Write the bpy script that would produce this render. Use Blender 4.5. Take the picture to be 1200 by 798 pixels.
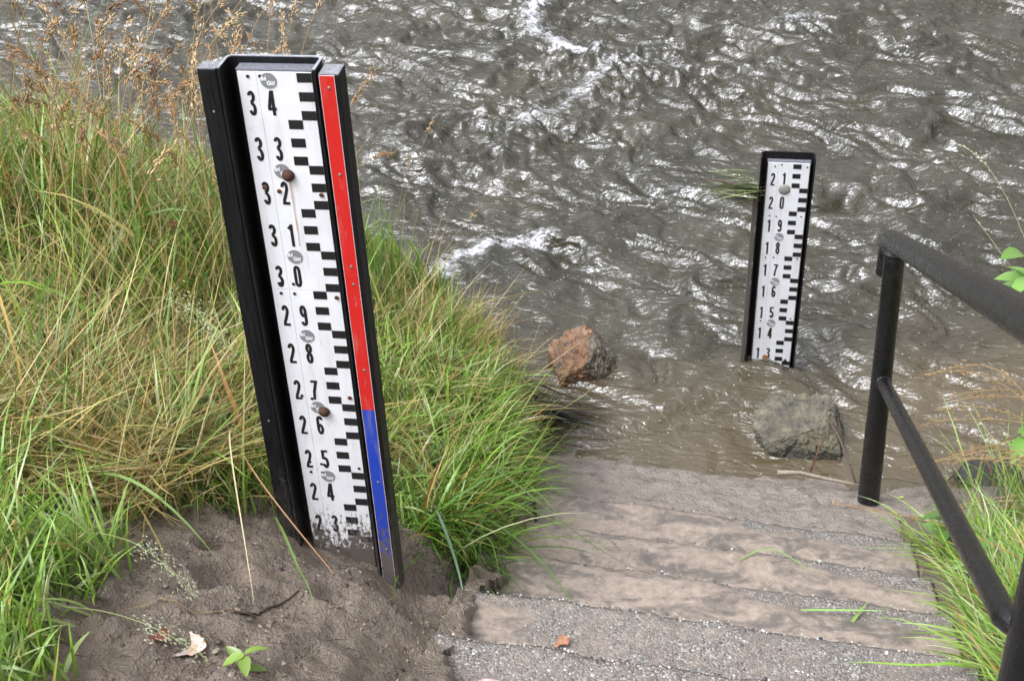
import bpy, math, random
import numpy as np
from mathutils import Matrix, Vector
for o in list(bpy.data.objects): bpy.data.objects.remove(o)
SC = bpy.context.scene
COL = SC.collection
R = np.random.default_rng(7)
random.seed(7)

# ------------------------------------------------------------------ camera
cam = bpy.data.cameras.new('camera')
camo = bpy.data.objects.new('camera', cam); COL.objects.link(camo)
cam.sensor_width = 36; cam.lens = 47.99
cam.clip_start = .05; cam.clip_end = 2000
fw = Vector((-.1401, .8049, -.5766)).normalized()
rt = Vector((.9894, .1440, -.0394)); rt = (rt - fw*rt.dot(fw)).normalized()
up = rt.cross(fw)
camo.matrix_world = Matrix(((rt.x, up.x, -fw.x, 0), (rt.y, up.y, -fw.y, 0), (rt.z, up.z, -fw.z, 3.32), (0, 0, 0, 1)))
cam.dof.use_dof = True; cam.dof.focus_distance = 3.3; cam.dof.aperture_fstop = 9.0
SC.camera = camo

# ------------------------------------------------------------------ light
SUN_EL, SUN_AZ = math.radians(58), math.radians(-125)     # azimuth measured from +Y towards +X
wld = bpy.data.worlds.new('World'); SC.world = wld; wld.use_nodes = True
wt = wld.node_tree; wt.nodes.clear()
sky = wt.nodes.new('ShaderNodeTexSky'); sky.sky_type = 'NISHITA'; sky.sun_disc = False
sky.sun_elevation = SUN_EL; sky.sun_rotation = SUN_AZ
sky.air_density = 1.0; sky.dust_density = 8.0; sky.ozone_density = 1.0
hs = wt.nodes.new('ShaderNodeHueSaturation'); hs.inputs['Saturation'].default_value = .0
bg = wt.nodes.new('ShaderNodeBackground'); bg.inputs['Strength'].default_value = .15
wo = wt.nodes.new('ShaderNodeOutputWorld')
tn = wt.nodes.new('ShaderNodeMix'); tn.data_type = 'RGBA'; tn.blend_type = 'MULTIPLY'; tn.inputs[0].default_value = 1; tn.inputs[7].default_value = (1.14,1.16,1.26,1)
gm = wt.nodes.new('ShaderNodeGamma'); gm.inputs[1].default_value = 1.      # cloud cover evens the sky out
wt.links.new(sky.outputs[0], hs.inputs['Color']); wt.links.new(hs.outputs[0], gm.inputs[0]); wt.links.new(gm.outputs[0], tn.inputs[6]); wt.links.new(tn.outputs[2], bg.inputs[0]); wt.links.new(bg.outputs[0], wo.inputs[0])
sl = bpy.data.lights.new('sun', 'SUN'); sl.energy = .5; sl.angle = math.radians(20); sl.color = (1, .95, .87)
so = bpy.data.objects.new('sun', sl); COL.objects.link(so)
sd = Vector((math.sin(SUN_AZ)*math.cos(SUN_EL), math.cos(SUN_AZ)*math.cos(SUN_EL), math.sin(SUN_EL)))
so.rotation_euler = sd.to_track_quat('Z', 'Y').to_euler(); so.location = (0, 0, 20)
SC.view_settings.view_transform = 'Standard'; SC.view_settings.look = 'None'
SC.view_settings.exposure = .88; SC.view_settings.gamma = 1
SC.cycles.max_bounces = 6

# ------------------------------------------------------------------ noise and terrain functions
_p = R.permutation(256); PERM = np.concatenate([_p, _p, _p[:2]])
_a = R.uniform(0, 2*np.pi, 256); GX, GY = np.cos(_a), np.sin(_a)
def pn(x, y):
    xi = np.floor(x).astype(int); yi = np.floor(y).astype(int); xf = x-xi; yf = y-yi
    xi &= 255; yi &= 255
    u = xf*xf*xf*(xf*(xf*6-15)+10); v = yf*yf*yf*(yf*(yf*6-15)+10)
    def g(a, b, dx, dy):
        h = PERM[PERM[(xi+a) & 255]+((yi+b) & 255)]; return GX[h]*dx+GY[h]*dy
    n0 = g(0, 0, xf, yf); n1 = g(1, 0, xf-1, yf); n2 = g(0, 1, xf, yf-1); n3 = g(1, 1, xf-1, yf-1)
    a = n0+u*(n1-n0); b = n2+u*(n3-n2)
    return (a+v*(b-a))*1.5
def fbm(x, y, o=4, g=.5, s=0.):
    r = 0; a = 1.; f = 1.
    for i in range(o):
        r = r+a*pn(x*f+17.3*i+s, y*f-9.1*i+s*1.7); a *= g; f *= 2.03
    return r
def sst(a, b, x):
    t = np.clip((x-a)/(b-a), 0, 1); return t*t*(3-2*t)
SXs = [-60, -9, -6, -3, -1.6, -1.24, -.8, -.55, -.35, .6, 1.1, 2, 6, 9, 60]
SYs = [30, 9, 7.6, 6.2, 5.35, 5.0, 4.45, 4.0, 3.88, 3.82, 3.9, 4.3, 6, 7, 20]
NOS = [(3.305, .323), (2.965, .506), (2.665, .668), (2.365, .831), (2.062, .994), (1.76, 1.157), (1.46, 1.32), (1.16, 1.483), (.86, 1.646), (.56, 1.81), (.26, 1.97)]
XL, XR = -.575, .665
def shore(X): return np.interp(X, SXs, SYs)
def noseplane(Y): return .323+(3.305-Y)*.54
def H(X, Y, detail=True):
    X = np.asarray(X, float); Y = np.asarray(Y, float)
    Ys = shore(X)
    w = .45+.55*sst(2.5, 3.8, Y); w = np.where(X > 0, 1, w)
    Ye = 3.85+(Ys-3.85)*w
    d = Ye-Y
    g = .54*d
    # a short steep lip at the river under the left bank
    g = g+.10*sst(.02, .16, d)*sst(-.52, -.7, X)*(1-sst(.6, 1.4, d))
    g = np.where(g > 1.25, 1.25+(g-1.25)*.75, g)
    g = np.where(g > 2.0, 2.0+(g-2.0)*.1, g)
    g = np.maximum(g, -.9+.15*fbm(X*.3, Y*.3, 3))
    far = sst(16, 26, Y-np.abs(X)*.3)
    g = g+far*3.2
    side = sst(XL-.01, XL-.16, X)
    g = np.where((X < XL) & (Y < 3.3), g-(.055*(1-side)), g)
    # the right bank sits a little below the nosings
    g = np.where((X > XR) & (Y < 3.5), g-.06*sst(1.1, .7, X), g)
    # silt on the landing
    inside = (X > XL+.065+.05*pn(Y*5.3, Y*0+2.2)+.02*pn(Y*19, Y*0)) & (X < XR)
    inside = np.where(Y > 3.25, (X > XL) & (X < XR), inside)
    sy = Y+.09*X
    silt = np.where(sy < 3.3, g-.34, .215-.30*(sy-3.3)-.04*sst(3.75, 3.86, sy))
    silt = silt-.05*sst(3.86, 4.1, sy)-.3*sst(4.0, 5, sy)
    silt = np.minimum(silt, np.where(sy < 3.3, silt, np.maximum(silt, -.1)))
    blend = sst(3.25, 3.4, Y)
    wl = np.where(inside, 1, np.maximum(sst(XL-.10, XL, X)*(X < 0), sst(XR+.25, XR, X)*(X > 0))*blend)
    wl = np.where(Y > 4.1, wl*sst(4.5, 4.1, Y), wl)
    out = g*(1-wl)+silt*wl
    if detail:
        m = sst(-3.0, -2.6, X)*sst(2.2, 1.6, X)*sst(5, 4.2, Y)*sst(.5, 1.2, Y)
        rough = .35+.65*sst(.1, .35, fbm(X*2.1+4, Y*2.1, 2)+.25)
        rg = (1-np.abs(fbm(X*9, Y*9, 3, .55, 3.3)))**2
        rg2 = (1-np.abs(fbm(X*4.5+2, Y*4.5, 2, .5, 6.3)))**3
        n = .016*fbm(X*3.2, Y*3.2, 3)+rough*(.020*(rg-.5)+.036*(rg2-.4)+.018*fbm(X*14, Y*14, 4, .6)+.016*np.maximum(0, fbm(X*34, Y*34, 2, .6)-.1))
        for px, py, pr, pd in ((-1.02, 2.02, .05, .03), (-.86, 1.92, .07, .025), (-.95, 1.62, .06, .03), (-.74, 1.75, .05, .02), (-.66, 2.20, .035, .02), (-1.1, 2.16, .03, .05), (-.80, 2.1, .045, .02)):
            q = np.hypot(X-px, (Y-py)*.7)/pr; n = n-pd*np.exp(-q**4)+pd*.35*np.exp(-((q-1.25)/.3)**2)
        n = n-.055*np.exp(-(((X+.70)/.07)**2+((Y-2.30)/.10)**2))
        n = n*np.where(inside, .30, 1.0)
        n = n+np.where(~inside & (X > -1.0) & (X < XL), -.028*(sst(-.9, -.62, X)*(sst(2.36, 2.41, Y-.08*(X+.54)+.02*pn(X*9, Y*9))*sst(2.75, 2.5, Y))), 0)
        out = out+n*m
    return out

# ------------------------------------------------------------------ object helpers
def tag(o, label=None, cat=None, group=None, kind=None):
    if label: o['label'] = label
    if cat: o['category'] = cat
    if group: o['group'] = group
    if kind: o['kind'] = kind
    return o
def empty(name, loc=(0, 0, 0), label=None, cat=None, group=None, mat=None):
    o = bpy.data.objects.new(name, None); COL.objects.link(o); o.empty_display_size = .05
    if mat is not None: o.matrix_world = mat
    else: o.location = loc
    return tag(o, label, cat, group)
def link(name, me, m=None, parent=None):
    o = bpy.data.objects.new(name, me); COL.objects.link(o)
    if m is not None and not me.materials: me.materials.append(m)
    if parent: o.parent = parent
    return o
def pymesh(name, V, F, m=None, parent=None, smooth=False):
    me = bpy.data.meshes.new(name); me.from_pydata([tuple(v) for v in V], [], F); me.update()
    if smooth: me.polygons.foreach_set('use_smooth', [True]*len(me.polygons))
    return link(name, me, m, parent)
def npmesh(name, V, Q, smooth=True, col=None, attrs=None):
    """V (n,3), Q (m,4) or (m,3) index arrays"""
    me = bpy.data.meshes.new(name); k = Q.shape[1]
    me.vertices.add(len(V)); me.vertices.foreach_set('co', np.ascontiguousarray(V, dtype=np.float32).ravel())
    me.loops.add(Q.size); me.loops.foreach_set('vertex_index', np.ascontiguousarray(Q, dtype=np.int32).ravel())
    me.polygons.add(len(Q)); me.polygons.foreach_set('loop_start', np.arange(0, Q.size, k, dtype=np.int32))
    me.polygons.foreach_set('use_smooth', np.full(len(Q), smooth))
    me.update(calc_edges=True)
    if col is not None:
        a = me.color_attributes.new('tint', 'FLOAT_COLOR', 'POINT')
        c = np.ones((len(V), 4), np.float32); c[:, :3] = col; a.data.foreach_set('color', c.ravel())
    for n, v in (attrs or {}).items():
        a = me.attributes.new(n, 'FLOAT', 'POINT'); a.data.foreach_set('value', np.ascontiguousarray(v, dtype=np.float32).ravel())
    return me
def gridq(nx, ny):
    i = np.arange(ny-1)[:, None]*nx+np.arange(nx-1)[None]
    return np.stack([i, i+1, i+nx+1, i+nx], -1).reshape(-1, 4)

# ------------------------------------------------------------------ material helper
class M:
    def __init__(s, name):
        s.m = bpy.data.materials.new(name); s.m.use_nodes = True; s.t = s.m.node_tree; s.n = s.t.nodes
        s.b = s.n['Principled BSDF']; s.out = s.n['Material Output']
    def l(s, a, b): s.t.links.new(a, b)
    def set(s, **k):
        for a, v in k.items():
            i = s.b.inputs[a.replace('_', ' ')]
            if hasattr(v, 'is_linked'): s.l(v, i)
            else: i.default_value = v if not (isinstance(v, tuple) and len(v) == 3) else (*v, 1)
        return s
    def pos(s):
        g = s.n.new('ShaderNodeNewGeometry'); return g.outputs['Position']
    def obj(s): return s.n.new('ShaderNodeTexCoord').outputs['Object']
    def attr(s, name, c=False):
        a = s.n.new('ShaderNodeAttribute'); a.attribute_name = name; return a.outputs['Color' if c else 'Fac']
    def mapped(s, v, sc=(1, 1, 1), rot=(0, 0, 0)):
        m = s.n.new('ShaderNodeMapping'); s.l(v, m.inputs[0]); m.inputs['Scale'].default_value = sc; m.inputs['Rotation'].default_value = rot; return m.outputs[0]
    def noise(s, v, sc, det=4, rough=.6, dist=0):
        n = s.n.new('ShaderNodeTexNoise'); s.l(v, n.inputs['Vector']); n.inputs['Scale'].default_value = sc
        n.inputs['Detail'].default_value = det; n.inputs['Roughness'].default_value = rough; n.inputs['Distortion'].default_value = dist
        return n.outputs[0]
    def voro(s, v, sc, feat='F1', out='Distance'):
        n = s.n.new('ShaderNodeTexVoronoi'); s.l(v, n.inputs['Vector']); n.inputs['Scale'].default_value = sc; n.feature = feat
        return n.outputs[out]
    def ramp(s, f, *st):
        n = s.n.new('ShaderNodeValToRGB'); s.l(f, n.inputs[0]); e = n.color_ramp.elements
        while len(e) < len(st): e.new(.5)
        for el, (p, c) in zip(e, st):
            el.position = p; el.color = (*c, 1) if isinstance(c, tuple) else (c, c, c, 1)
        return n.outputs[0]
    def mix(s, f, a, b, mode='MIX'):
        n = s.n.new('ShaderNodeMix'); n.data_type = 'RGBA'; n.blend_type = mode
        for i, v in ((0, f), (6, a), (7, b)):
            if hasattr(v, 'is_linked'): s.l(v, n.inputs[i])
            else: n.inputs[i].default_value = v if i == 0 else (*v, 1)
        return n.outputs[2]
    def math(s, op, a, b=0., c=0., clamp=False):
        n = s.n.new('ShaderNodeMath'); n.operation = op; n.use_clamp = clamp
        for i, v in enumerate((a, b, c)):
            if hasattr(v, 'is_linked'): s.l(v, n.inputs[i])
            else: n.inputs[i].default_value = v
        return n.outputs[0]
    def sep(s, v, k):
        n = s.n.new('ShaderNodeSeparateXYZ'); s.l(v, n.inputs[0]); return n.outputs[k]
    def bump(s, h, st=.5, dist=.01, prev=None):
        n = s.n.new('ShaderNodeBump'); s.l(h, n.inputs['Height']); n.inputs['Strength'].default_value = st; n.inputs['Distance'].default_value = dist
        if prev is not None: s.l(prev, n.inputs['Normal'])
        return n.outputs[0]

def mat_mud():
    m = M('mud'); p = m.pos()
    big = m.noise(p, 2.5, 5, .6); mid = m.noise(p, 14, 6, .7); fine = m.noise(p, 130, 3, .7)
    c = m.ramp(mid, (.3, (.12, .092, .068)), (.48, (.27, .21, .16)), (.7, (.42, .335, .26)))
    c2 = m.ramp(big, (.38, (.19, .148, .112)), (.62, (.43, .345, .27)))
    c = m.mix(.5, c, c2)
    dk = m.ramp(m.noise(p, 38, 4, .7), (.33, 0.), (.40, 1.))
    c = m.mix(dk, (.05, .042, .036), c)
    c = m.mix(m.ramp(fine, (.3, .0), (.7, .5)), c, (.24, .2, .165))
    c = m.mix(1., c, (.84, .83, .80), 'MULTIPLY')
    ls = m.ramp(m.noise(m.mapped(p, (1, 1.8, 1)), 9, 6, .75, .6), (.35, (.36, .305, .255)), (.52, (.31, .262, .22)), (.66, (.16, .14, .12)))
    c = m.mix(m.attr('silt'), c, ls)
    m.set(Base_Color=c, Roughness=m.ramp(big, (.3, .28), (.7, .55)), Specular_IOR_Level=.6)
    h = m.math('ADD', m.math('MULTIPLY', mid, 1.0), m.math('MULTIPLY', fine, .25))
    m.set(Normal=m.bump(h, 1., .05)); return m.m
def mat_step():
    m = M('silty_concrete'); p = m.pos(); s = m.attr('silt')
    v = m.voro(p, 190, 'F1', 'Color'); vd = m.voro(p, 190)
    val = m.sep(v, 0)
    c = m.ramp(val, (.0, (.03, .03, .03)), (.25, (.14, .132, .12)), (.7, (.27, .255, .235)), (.93, (.50, .47, .43)), (1., (.75, .73, .69)))
    c = m.mix(.4, c, (.215, .20, .18))
    film = m.noise(p, 9, 5, .65)
    c = m.mix(m.ramp(film, (.35, .0), (.72, .75)), c, (.25, .205, .17))
    g = m.noise(p, 45, 5, .7)
    sc = m.ramp(g, (.3, (.26, .212, .172)), (.6, (.40, .33, .272)), (.8, (.47, .395, .33)))
    sc = m.mix(m.ramp(m.noise(m.mapped(p, (1, 1.8, 1)), 7, 6, .75, .6), (.47, 0.), (.59, .8)), sc, (.12, .11, .10))
    mask = m.math('ADD', s, m.math('MULTIPLY', m.math('SUBTRACT', m.noise(p, 18, 5, .7), .5), 1.1))
    mask = m.ramp(mask, (.30, 0.), (.72, 1.))
    m.set(Base_Color=m.mix(1., m.mix(mask, c, sc), (.76, .75, .73), 'MULTIPLY'), Roughness=m.ramp(mask, (0., .6), (1., .38)), Specular_IOR_Level=.4)
    h = m.math('MULTIPLY', m.math('SUBTRACT', 1., m.math('MULTIPLY', vd, 1.5)), m.math('SUBTRACT', 1.0, m.math('MULTIPLY', mask, .93)))
    b = m.bump(h, .6, .004); b = m.bump(g, .5, .006, b)
    m.set(Normal=b); return m.m
def mat_water():
    m = M('river_water'); p = m.pos(); sh = m.attr('shallow'); fo = m.attr('foam')
    pm = m.mapped(p, (.8, 2.1, 1), (0, 0, .34))
    n1 = m.noise(pm, 11, 3, .5, 1.2); n2 = m.noise(pm, 34, 2, .5, .8)
    base = m.mix(m.ramp(m.noise(p, 1.4, 4, .6), (.35, 0.), (.65, 1.)), (.026, .024, .013), (.048, .043, .026))
    base = m.mix(sh, base, (.088, .068, .038))
    fn = m.noise(pm, 30, 6, .75, 1.0)
    fm = m.ramp(m.math('ADD', m.math('MULTIPLY', fo, .37), m.math('MULTIPLY', fn, .85)), (.66, 0.), (.86, .85))
    sp = m.ramp(m.math('ADD', m.voro(p, 34), m.math('MULTIPLY', m.noise(p, 3, 3), -.12)), (.0, 1.), (.035, 0.))
    fm = m.math('MAXIMUM', fm, m.math('MULTIPLY', sp, .55))
    c = m.mix(fm, base, (.74, .75, .78))
    m.set(Base_Color=c, Roughness=m.ramp(fm, (0., .13), (1., .5)), IOR=1.65, Specular_IOR_Level=.5)
    b = m.bump(n1, 1., .016); b = m.bump(n2, 1., .004, b)
    m.set(Normal=b); return m.m
def mat_black(name='wet_black_paint', dirt=False, rough=.3):
    m = M(name); p = m.obj(); wp = m.pos()
    gr = m.noise(m.mapped(p, (60, 60, 4)), 3, 4, .6)
    c = m.ramp(gr, (.3, (.004, .004, .005)), (.75, (.012, .012, .013)))
    z = m.sep(wp, 2)
    sc = m.ramp(m.noise(m.mapped(p, (40, 40, 5)), 4, 5, .75), (.62, 0.), (.72, .5))
    c = m.mix(sc, c, (.06, .06, .06))
    if dirt:
        k = m.math('MULTIPLY', m.math('SUBTRACT', 1.55, z), 1.15, clamp=True)
        k2 = m.ramp(m.math('ADD', m.math('MULTIPLY', k, .55), m.math('MULTIPLY', m.noise(m.mapped(p, (60, 60, 14)), 3, 6, .8), .6)), (.52, 0.), (.8, .8))
        c = m.mix(k2, c, (.12, .105, .09))
    m.set(Base_Color=c, Roughness=m.ramp(gr, (.3, rough), (.8, rough+.25)), Specular_IOR_Level=.22)
    m.set(Normal=m.bump(gr, .25, .002)); return m.m
def mat_rail():
    m = M('weathered_wet_rail'); p = m.obj()
    a = m.noise(p, 26, 6, .75); f = m.noise(p, 160, 4, .7); dr = m.voro(p, 150)
    c = m.ramp(a, (.3, (.003, .003, .003)), (.6, (.008, .008, .009)), (.8, (.028, .025, .022)))
    c = m.mix(m.ramp(m.noise(m.mapped(p, (30, 30, 12)), 3, 6, .8), (.66, 0.), (.70, .55)), c, (.16, .15, .13))
    m.set(Base_Color=c, Roughness=m.ramp(a, (.35, .08), (.65, .34)), Specular_IOR_Level=.5)
    h = m.math('ADD', m.math('MULTIPLY', a, 1.), m.math('MULTIPLY', f, .3))
    b = m.bump(h, 1., .004); b = m.bump(m.ramp(dr, (.1, 1.), (.35, 0.)), .5, .0015, b)
    m.set(Normal=b); return m.m
def splash(m, c, z0, z1, col=(.10, .085, .07), amount=1.0):
    """mud thrown up on the lower part of the gauge"""
    p = m.pos(); z = m.sep(p, 2)
    k = m.n.new('ShaderNodeMapRange'); m.l(z, k.inputs[0]); k.inputs[1].default_value = z1; k.inputs[2].default_value = z0
    n = m.noise(m.mapped(p, (1, 1, .45)), 120, 4, .75)
    n2 = m.noise(m.mapped(p, (1, 1, .6)), 22, 4, .7)
    v = m.math('ADD', m.math('MULTIPLY', k.outputs[0], .62*amount), m.math('ADD', m.math('MULTIPLY', n, .62), m.math('MULTIPLY', n2, .25)))
    f = m.ramp(v, (.765, 0.), (.83, 1.))
    return m.mix(f, c, col), f
def mat_paint(name, col, rough=.35, z0=.98, z1=1.42, grime=True, amount=1.):
    m = M(name); p = m.pos()
    c = m.mix(m.ramp(m.noise(p, 12, 5, .7), (.35, 0.), (.8, .4)), col, tuple(v*.66+.02 for v in col))
    if grime:
        st = m.ramp(m.noise(m.mapped(p, (1, 1, .3)), 55, 5, .8), (.61, 0.), (.72, .5))
        c = m.mix(st, c, (.33, .30, .25))
        c = m.mix(m.ramp(m.noise(m.mapped(p, (1, 1, .12)), 40, 4, .7), (.52, 0.), (.75, .35)), c, (.40, .36, .29))
    c, f = splash(m, c, z0, z1, amount=amount)
    m.set(Base_Color=c, Roughness=m.ramp(f, (0., rough), (1., .75)), Specular_IOR_Level=.5); return m.m
def mat_simple(name, col, rough=.5, var=.25, sc=30, metal=0., bump=0., spec=.5):
    m = M(name); p = m.obj(); n = m.noise(p, sc, 5, .65)
    c = m.mix(m.ramp(n, (.3, 0.), (.7, 1.)), tuple(v*(1-var) for v in col), tuple(min(1, v*(1+var)) for v in col))
    m.set(Base_Color=c, Roughness=rough, Metallic=metal, Specular_IOR_Level=spec)
    if bump: m.set(Normal=m.bump(n, .8, bump))
    return m.m
def mat_leafy(name, trans=.25, rough=.30):
    m = M(name); c = m.attr('tint', True)
    m.set(Base_Color=c, Roughness=rough, Specular_IOR_Level=.45)
    t = m.n.new('ShaderNodeBsdfTranslucent'); m.l(c, t.inputs[0])
    mx = m.n.new('ShaderNodeMixShader'); mx.inputs[0].default_value = trans
    m.l(m.b.outputs[0], mx.inputs[1]); m.l(t.outputs[0], mx.inputs[2]); m.l(mx.outputs[0], m.out.inputs[0]); return m.m
MUD, STEP, WATER = mat_mud(), mat_step(), mat_water()
BLACK = mat_black('wet_black_paint'); BLACKD = mat_black('weathered_black_wood', True, .4); RAILM = mat_rail()
LEAF = mat_leafy('grass_blade'); STRAW = mat_leafy('dry_straw', .2, .5)

# ------------------------------------------------------------------ ground
def axis(a, b, st, far, n=26):
    c = list(np.arange(a, b+1e-6, st)); x = st; lo = a; hi = b; L = []; U = []
    g = (far/st)**(1/n)
    for i in range(n*2):
        x = min(x*1.28, far/4); lo -= x; hi += x; L.append(lo); U.append(hi)
        if hi > far: break
    return np.array(L[::-1]+c+U)
gx = axis(-2.7, 1.9, .0125, 300); gx = np.sort(np.concatenate([gx, [XL-.004, XL+.001, XR-.001, XR+.004]]))
gy = axis(1.1, 4.4, .0125, 300)
X, Y = np.meshgrid(gx, gy)
Z = H(X, Y)
me = npmesh('ground', np.stack([X, Y, Z], -1).reshape(-1, 3), gridq(len(gx), len(gy)), attrs={'silt': sst(XL-.06, XL+.06, X)*sst(XR+.3, XR-.05, X)*sst(3.1, 3.2, Y)*sst(4.0, 3.8, Y)})
tag(link('ground', me, MUD), kind='structure', label='brown wet mud of the river bank')

# ------------------------------------------------------------------ water
wx = axis(-4.6, 4.2, .0135, 300); wy = axis(3.7, 9.4, .0135, 300)
X, Y = np.meshgrid(wx, wy)
fade = sst(9, 5, np.abs(X))*sst(14, 10, Y)
# flow direction runs diagonal; stretch the waves across it
ca, sa = math.cos(-.34), math.sin(-.34)
U = X*ca+Y*sa; V = -X*sa+Y*ca
wu = U+.35*fbm(U*1.1, V*1.3, 3, .5, 5); wv = V+.35*fbm(U*1.1+7, V*1.3, 3, .5, 9)
off = Y-shore(X)
calm = .36+.64*sst(.1, 1.0, off)
h = .05*fbm(wu*.6, wv*1.2, 2, .5, 1)
h = h+.040*fbm(wu*1.3, wv*3.0, 2, .45, 2)
h = h+.026*(1-2*np.sqrt(fbm(wu*2.0, wv*7.5, 3, .5, 3)**2+.012))+.018*fbm(wu*2.8, wv*9, 2, .5, 6)
h = h+.008*fbm(wu*6.5, wv*19, 2, .5, 4)
foam = np.zeros_like(X)
def crest(pts, w, amp, fo):
    global h, foam
    P = np.array(pts, float)
    best = np.full(X.shape, 1e9)
    for a, b in zip(P[:-1], P[1:]):
        d = b-a; t = np.clip(((X-a[0])*d[0]+(Y-a[1])*d[1])/(d@d), 0, 1)
        best = np.minimum(best, np.hypot(X-a[0]-t*d[0], Y-a[1]-t*d[1]))
    best = np.abs(best*np.clip(1+.8*fbm(X*6, Y*6, 3, .6, 31), .5, 2)+.025*fbm(X*14, Y*14, 2, .6, 2))
    k = np.exp(-(best/w)**2); h = h+amp*k; foam = np.maximum(foam, fo*np.exp(-np.abs(best/(w*.75))**1.3))
CRESTS = __import__('json').loads('[]')
crest([(-1.05, 9.2), (-1.12, 8.43), (-1.18, 8.0), (-1.09, 7.78), (-.93, 7.62), (-.72, 7.38)], .13, .06, 1.0)
crest([(-.30, 7.40), (-.55, 7.33), (-.70, 7.09), (-.85, 6.78), (-1.02, 6.62)], .17, .07, .75)
crest([(-.30, 7.3), (-.06, 7.42), (.12, 7.10)], .14, .03, .5)
crest([(-1.26, 5.04), (-1.17, 5.23), (-1.01, 5.35), (-.80, 5.44)], .12, .035, .95)
crest([(-1.73, 6.1), (-1.65, 6.35), (-1.44, 6.10)], .14, .05, .5)
crest([(.11, 5.67), (-.03, 5.58)], .09, .02, .6)
crest([(.43, 8.01), (.84, 8.06), (1.17, 7.79)], .14, .04, .5)
crest([(1.9, 6.9), (2.3, 6.5)], .16, .03, .45)
crest([(.13, 4.50), (.22, 4.47), (.36, 4.48)], .035, .016, .35)
crest([(.36, 4.50), (.62, 4.30)], .03, .010, .2)
crest([(-.66, 4.46), (-.58, 4.34), (-.42, 4.30)], .03, .014, .45)
foam = foam+.30*np.maximum(0, fbm(X*1.3+3, Y*1.7, 3, .5, 8))
Zw = h*calm*fade+.004
# lapping edge
shallow = sst(.95, .05, off+.12*fbm(X*3, Y*3, 2))*sst(-.9, -.3, X)+.55*sst(1.6, .3, off)*sst(.3, .9, X)*sst(3, 2, X)
me = npmesh('river_water', np.stack([X, Y, Zw], -1).reshape(-1, 3), gridq(len(wx), len(wy)), attrs={'foam': np.clip(foam, 0, 1), 'shallow': np.clip(shallow, 0, 1)})
tag(link('river_water', me, WATER), kind='structure', label='rippled murky river water with foam streaks')

# ------------------------------------------------------------------ steps
stairs = empty('concrete_stairs', (0, 3.3, 0)); tag(stairs, 'silt covered concrete stairs going down into the river', kind='structure')
def step_mesh(k):
    y1, z1 = NOS[k]; y0 = NOS[k+1][0]
    xs = np.linspace(XL, XR, 150); t = np.linspace(0, 1, 34)
    X, T = np.meshgrid(xs, t)
    yn = y1-.085*(X+.1)+.006*pn(X*7, X*0+k*3.1)+.004*pn(X*30, X*0+k)
    yb = y0-.085*(X+.1)-.05
    Y = yb+(yn-yb)*T
    tt = T*(yn-yb)/(y1-y0+.05)
    # silt lies thick at the back of the tread and thins towards its nosing
    left = sst(.55, -.45, X+.25*pn(X*2, T*2+k))
    lev = [1.5, 1.45, 1.35, .36, .2, .1, 0, 0, 0, 0][k]
    reach = .68+.36*left
    silt = np.clip(lev*sst(reach+.30, reach-.22, T)+.18*fbm(X*4, Y*4, 2, .5, k), 0, 1)
    if k == 3: silt = np.clip(silt+.75*sst(-.30, -.52, X+.05*pn(X*9, Y*9))*sst(1.1, .5, T), 0, 1)
    Z = z1+.045*silt*(1-T)+.008*silt+.006*fbm(X*6, Y*6, 3)+silt*.004*fbm(X*22, Y*22, 3, .6)+.0022*fbm(X*60, Y*60, 2, .7)
    Z = Z-.012*sst(.92, 1.0, T)**2
    # riser
    V = [np.stack([X, Y, Z], -1)]
    for d in (.02, .08, .19):
        V.append(np.stack([xs, Y[-1]-.004-.02*d+.003*pn(xs*20, xs*0+d*50), Z[-1]-d+.0*xs], -1)[None])
    V = np.concatenate(V); s = np.concatenate([silt, np.zeros((3, len(xs)))])
    ny = V.shape[0]; Q = gridq(len(xs), ny); V = V.reshape(-1, 3); n0 = len(V)
    # end faces
    L = np.arange(ny)*len(xs); Rr = L+len(xs)-1
    bl = V[L].copy(); bl[:, 2] = z1-.22; br = V[Rr].copy(); br[:, 2] = z1-.22
    V = np.concatenate([V, bl, br]); s = np.concatenate([s.ravel(), np.zeros(2*ny)])
    i = np.arange(ny-1)
    Q = np.concatenate([Q, np.stack([L[i], L[i+1], n0+i+1, n0+i], -1), np.stack([Rr[i+1], Rr[i], n0+ny+i, n0+ny+i+1], -1)])
    return npmesh('step', V, Q, attrs={'silt': s}), (xs, silt, Z, Y)
SG = []
for k in range(10):
    me, g = step_mesh(k); SG.append(g); o = link('step', me, STEP, stairs); o.matrix_parent_inverse = stairs.matrix_world.inverted() if False else Matrix.Translation((0, -3.3, 0))
def surf(x, y):
    """top of whatever lies there: step or ground"""
    if XL < x < XR:
        sy = y+.085*(x+.1)
        for (ya, za), (yb, zb) in zip(NOS[:-1], NOS[1:]):
            if yb < sy <= ya: return za+.006
    return float(H(x, y))

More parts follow.
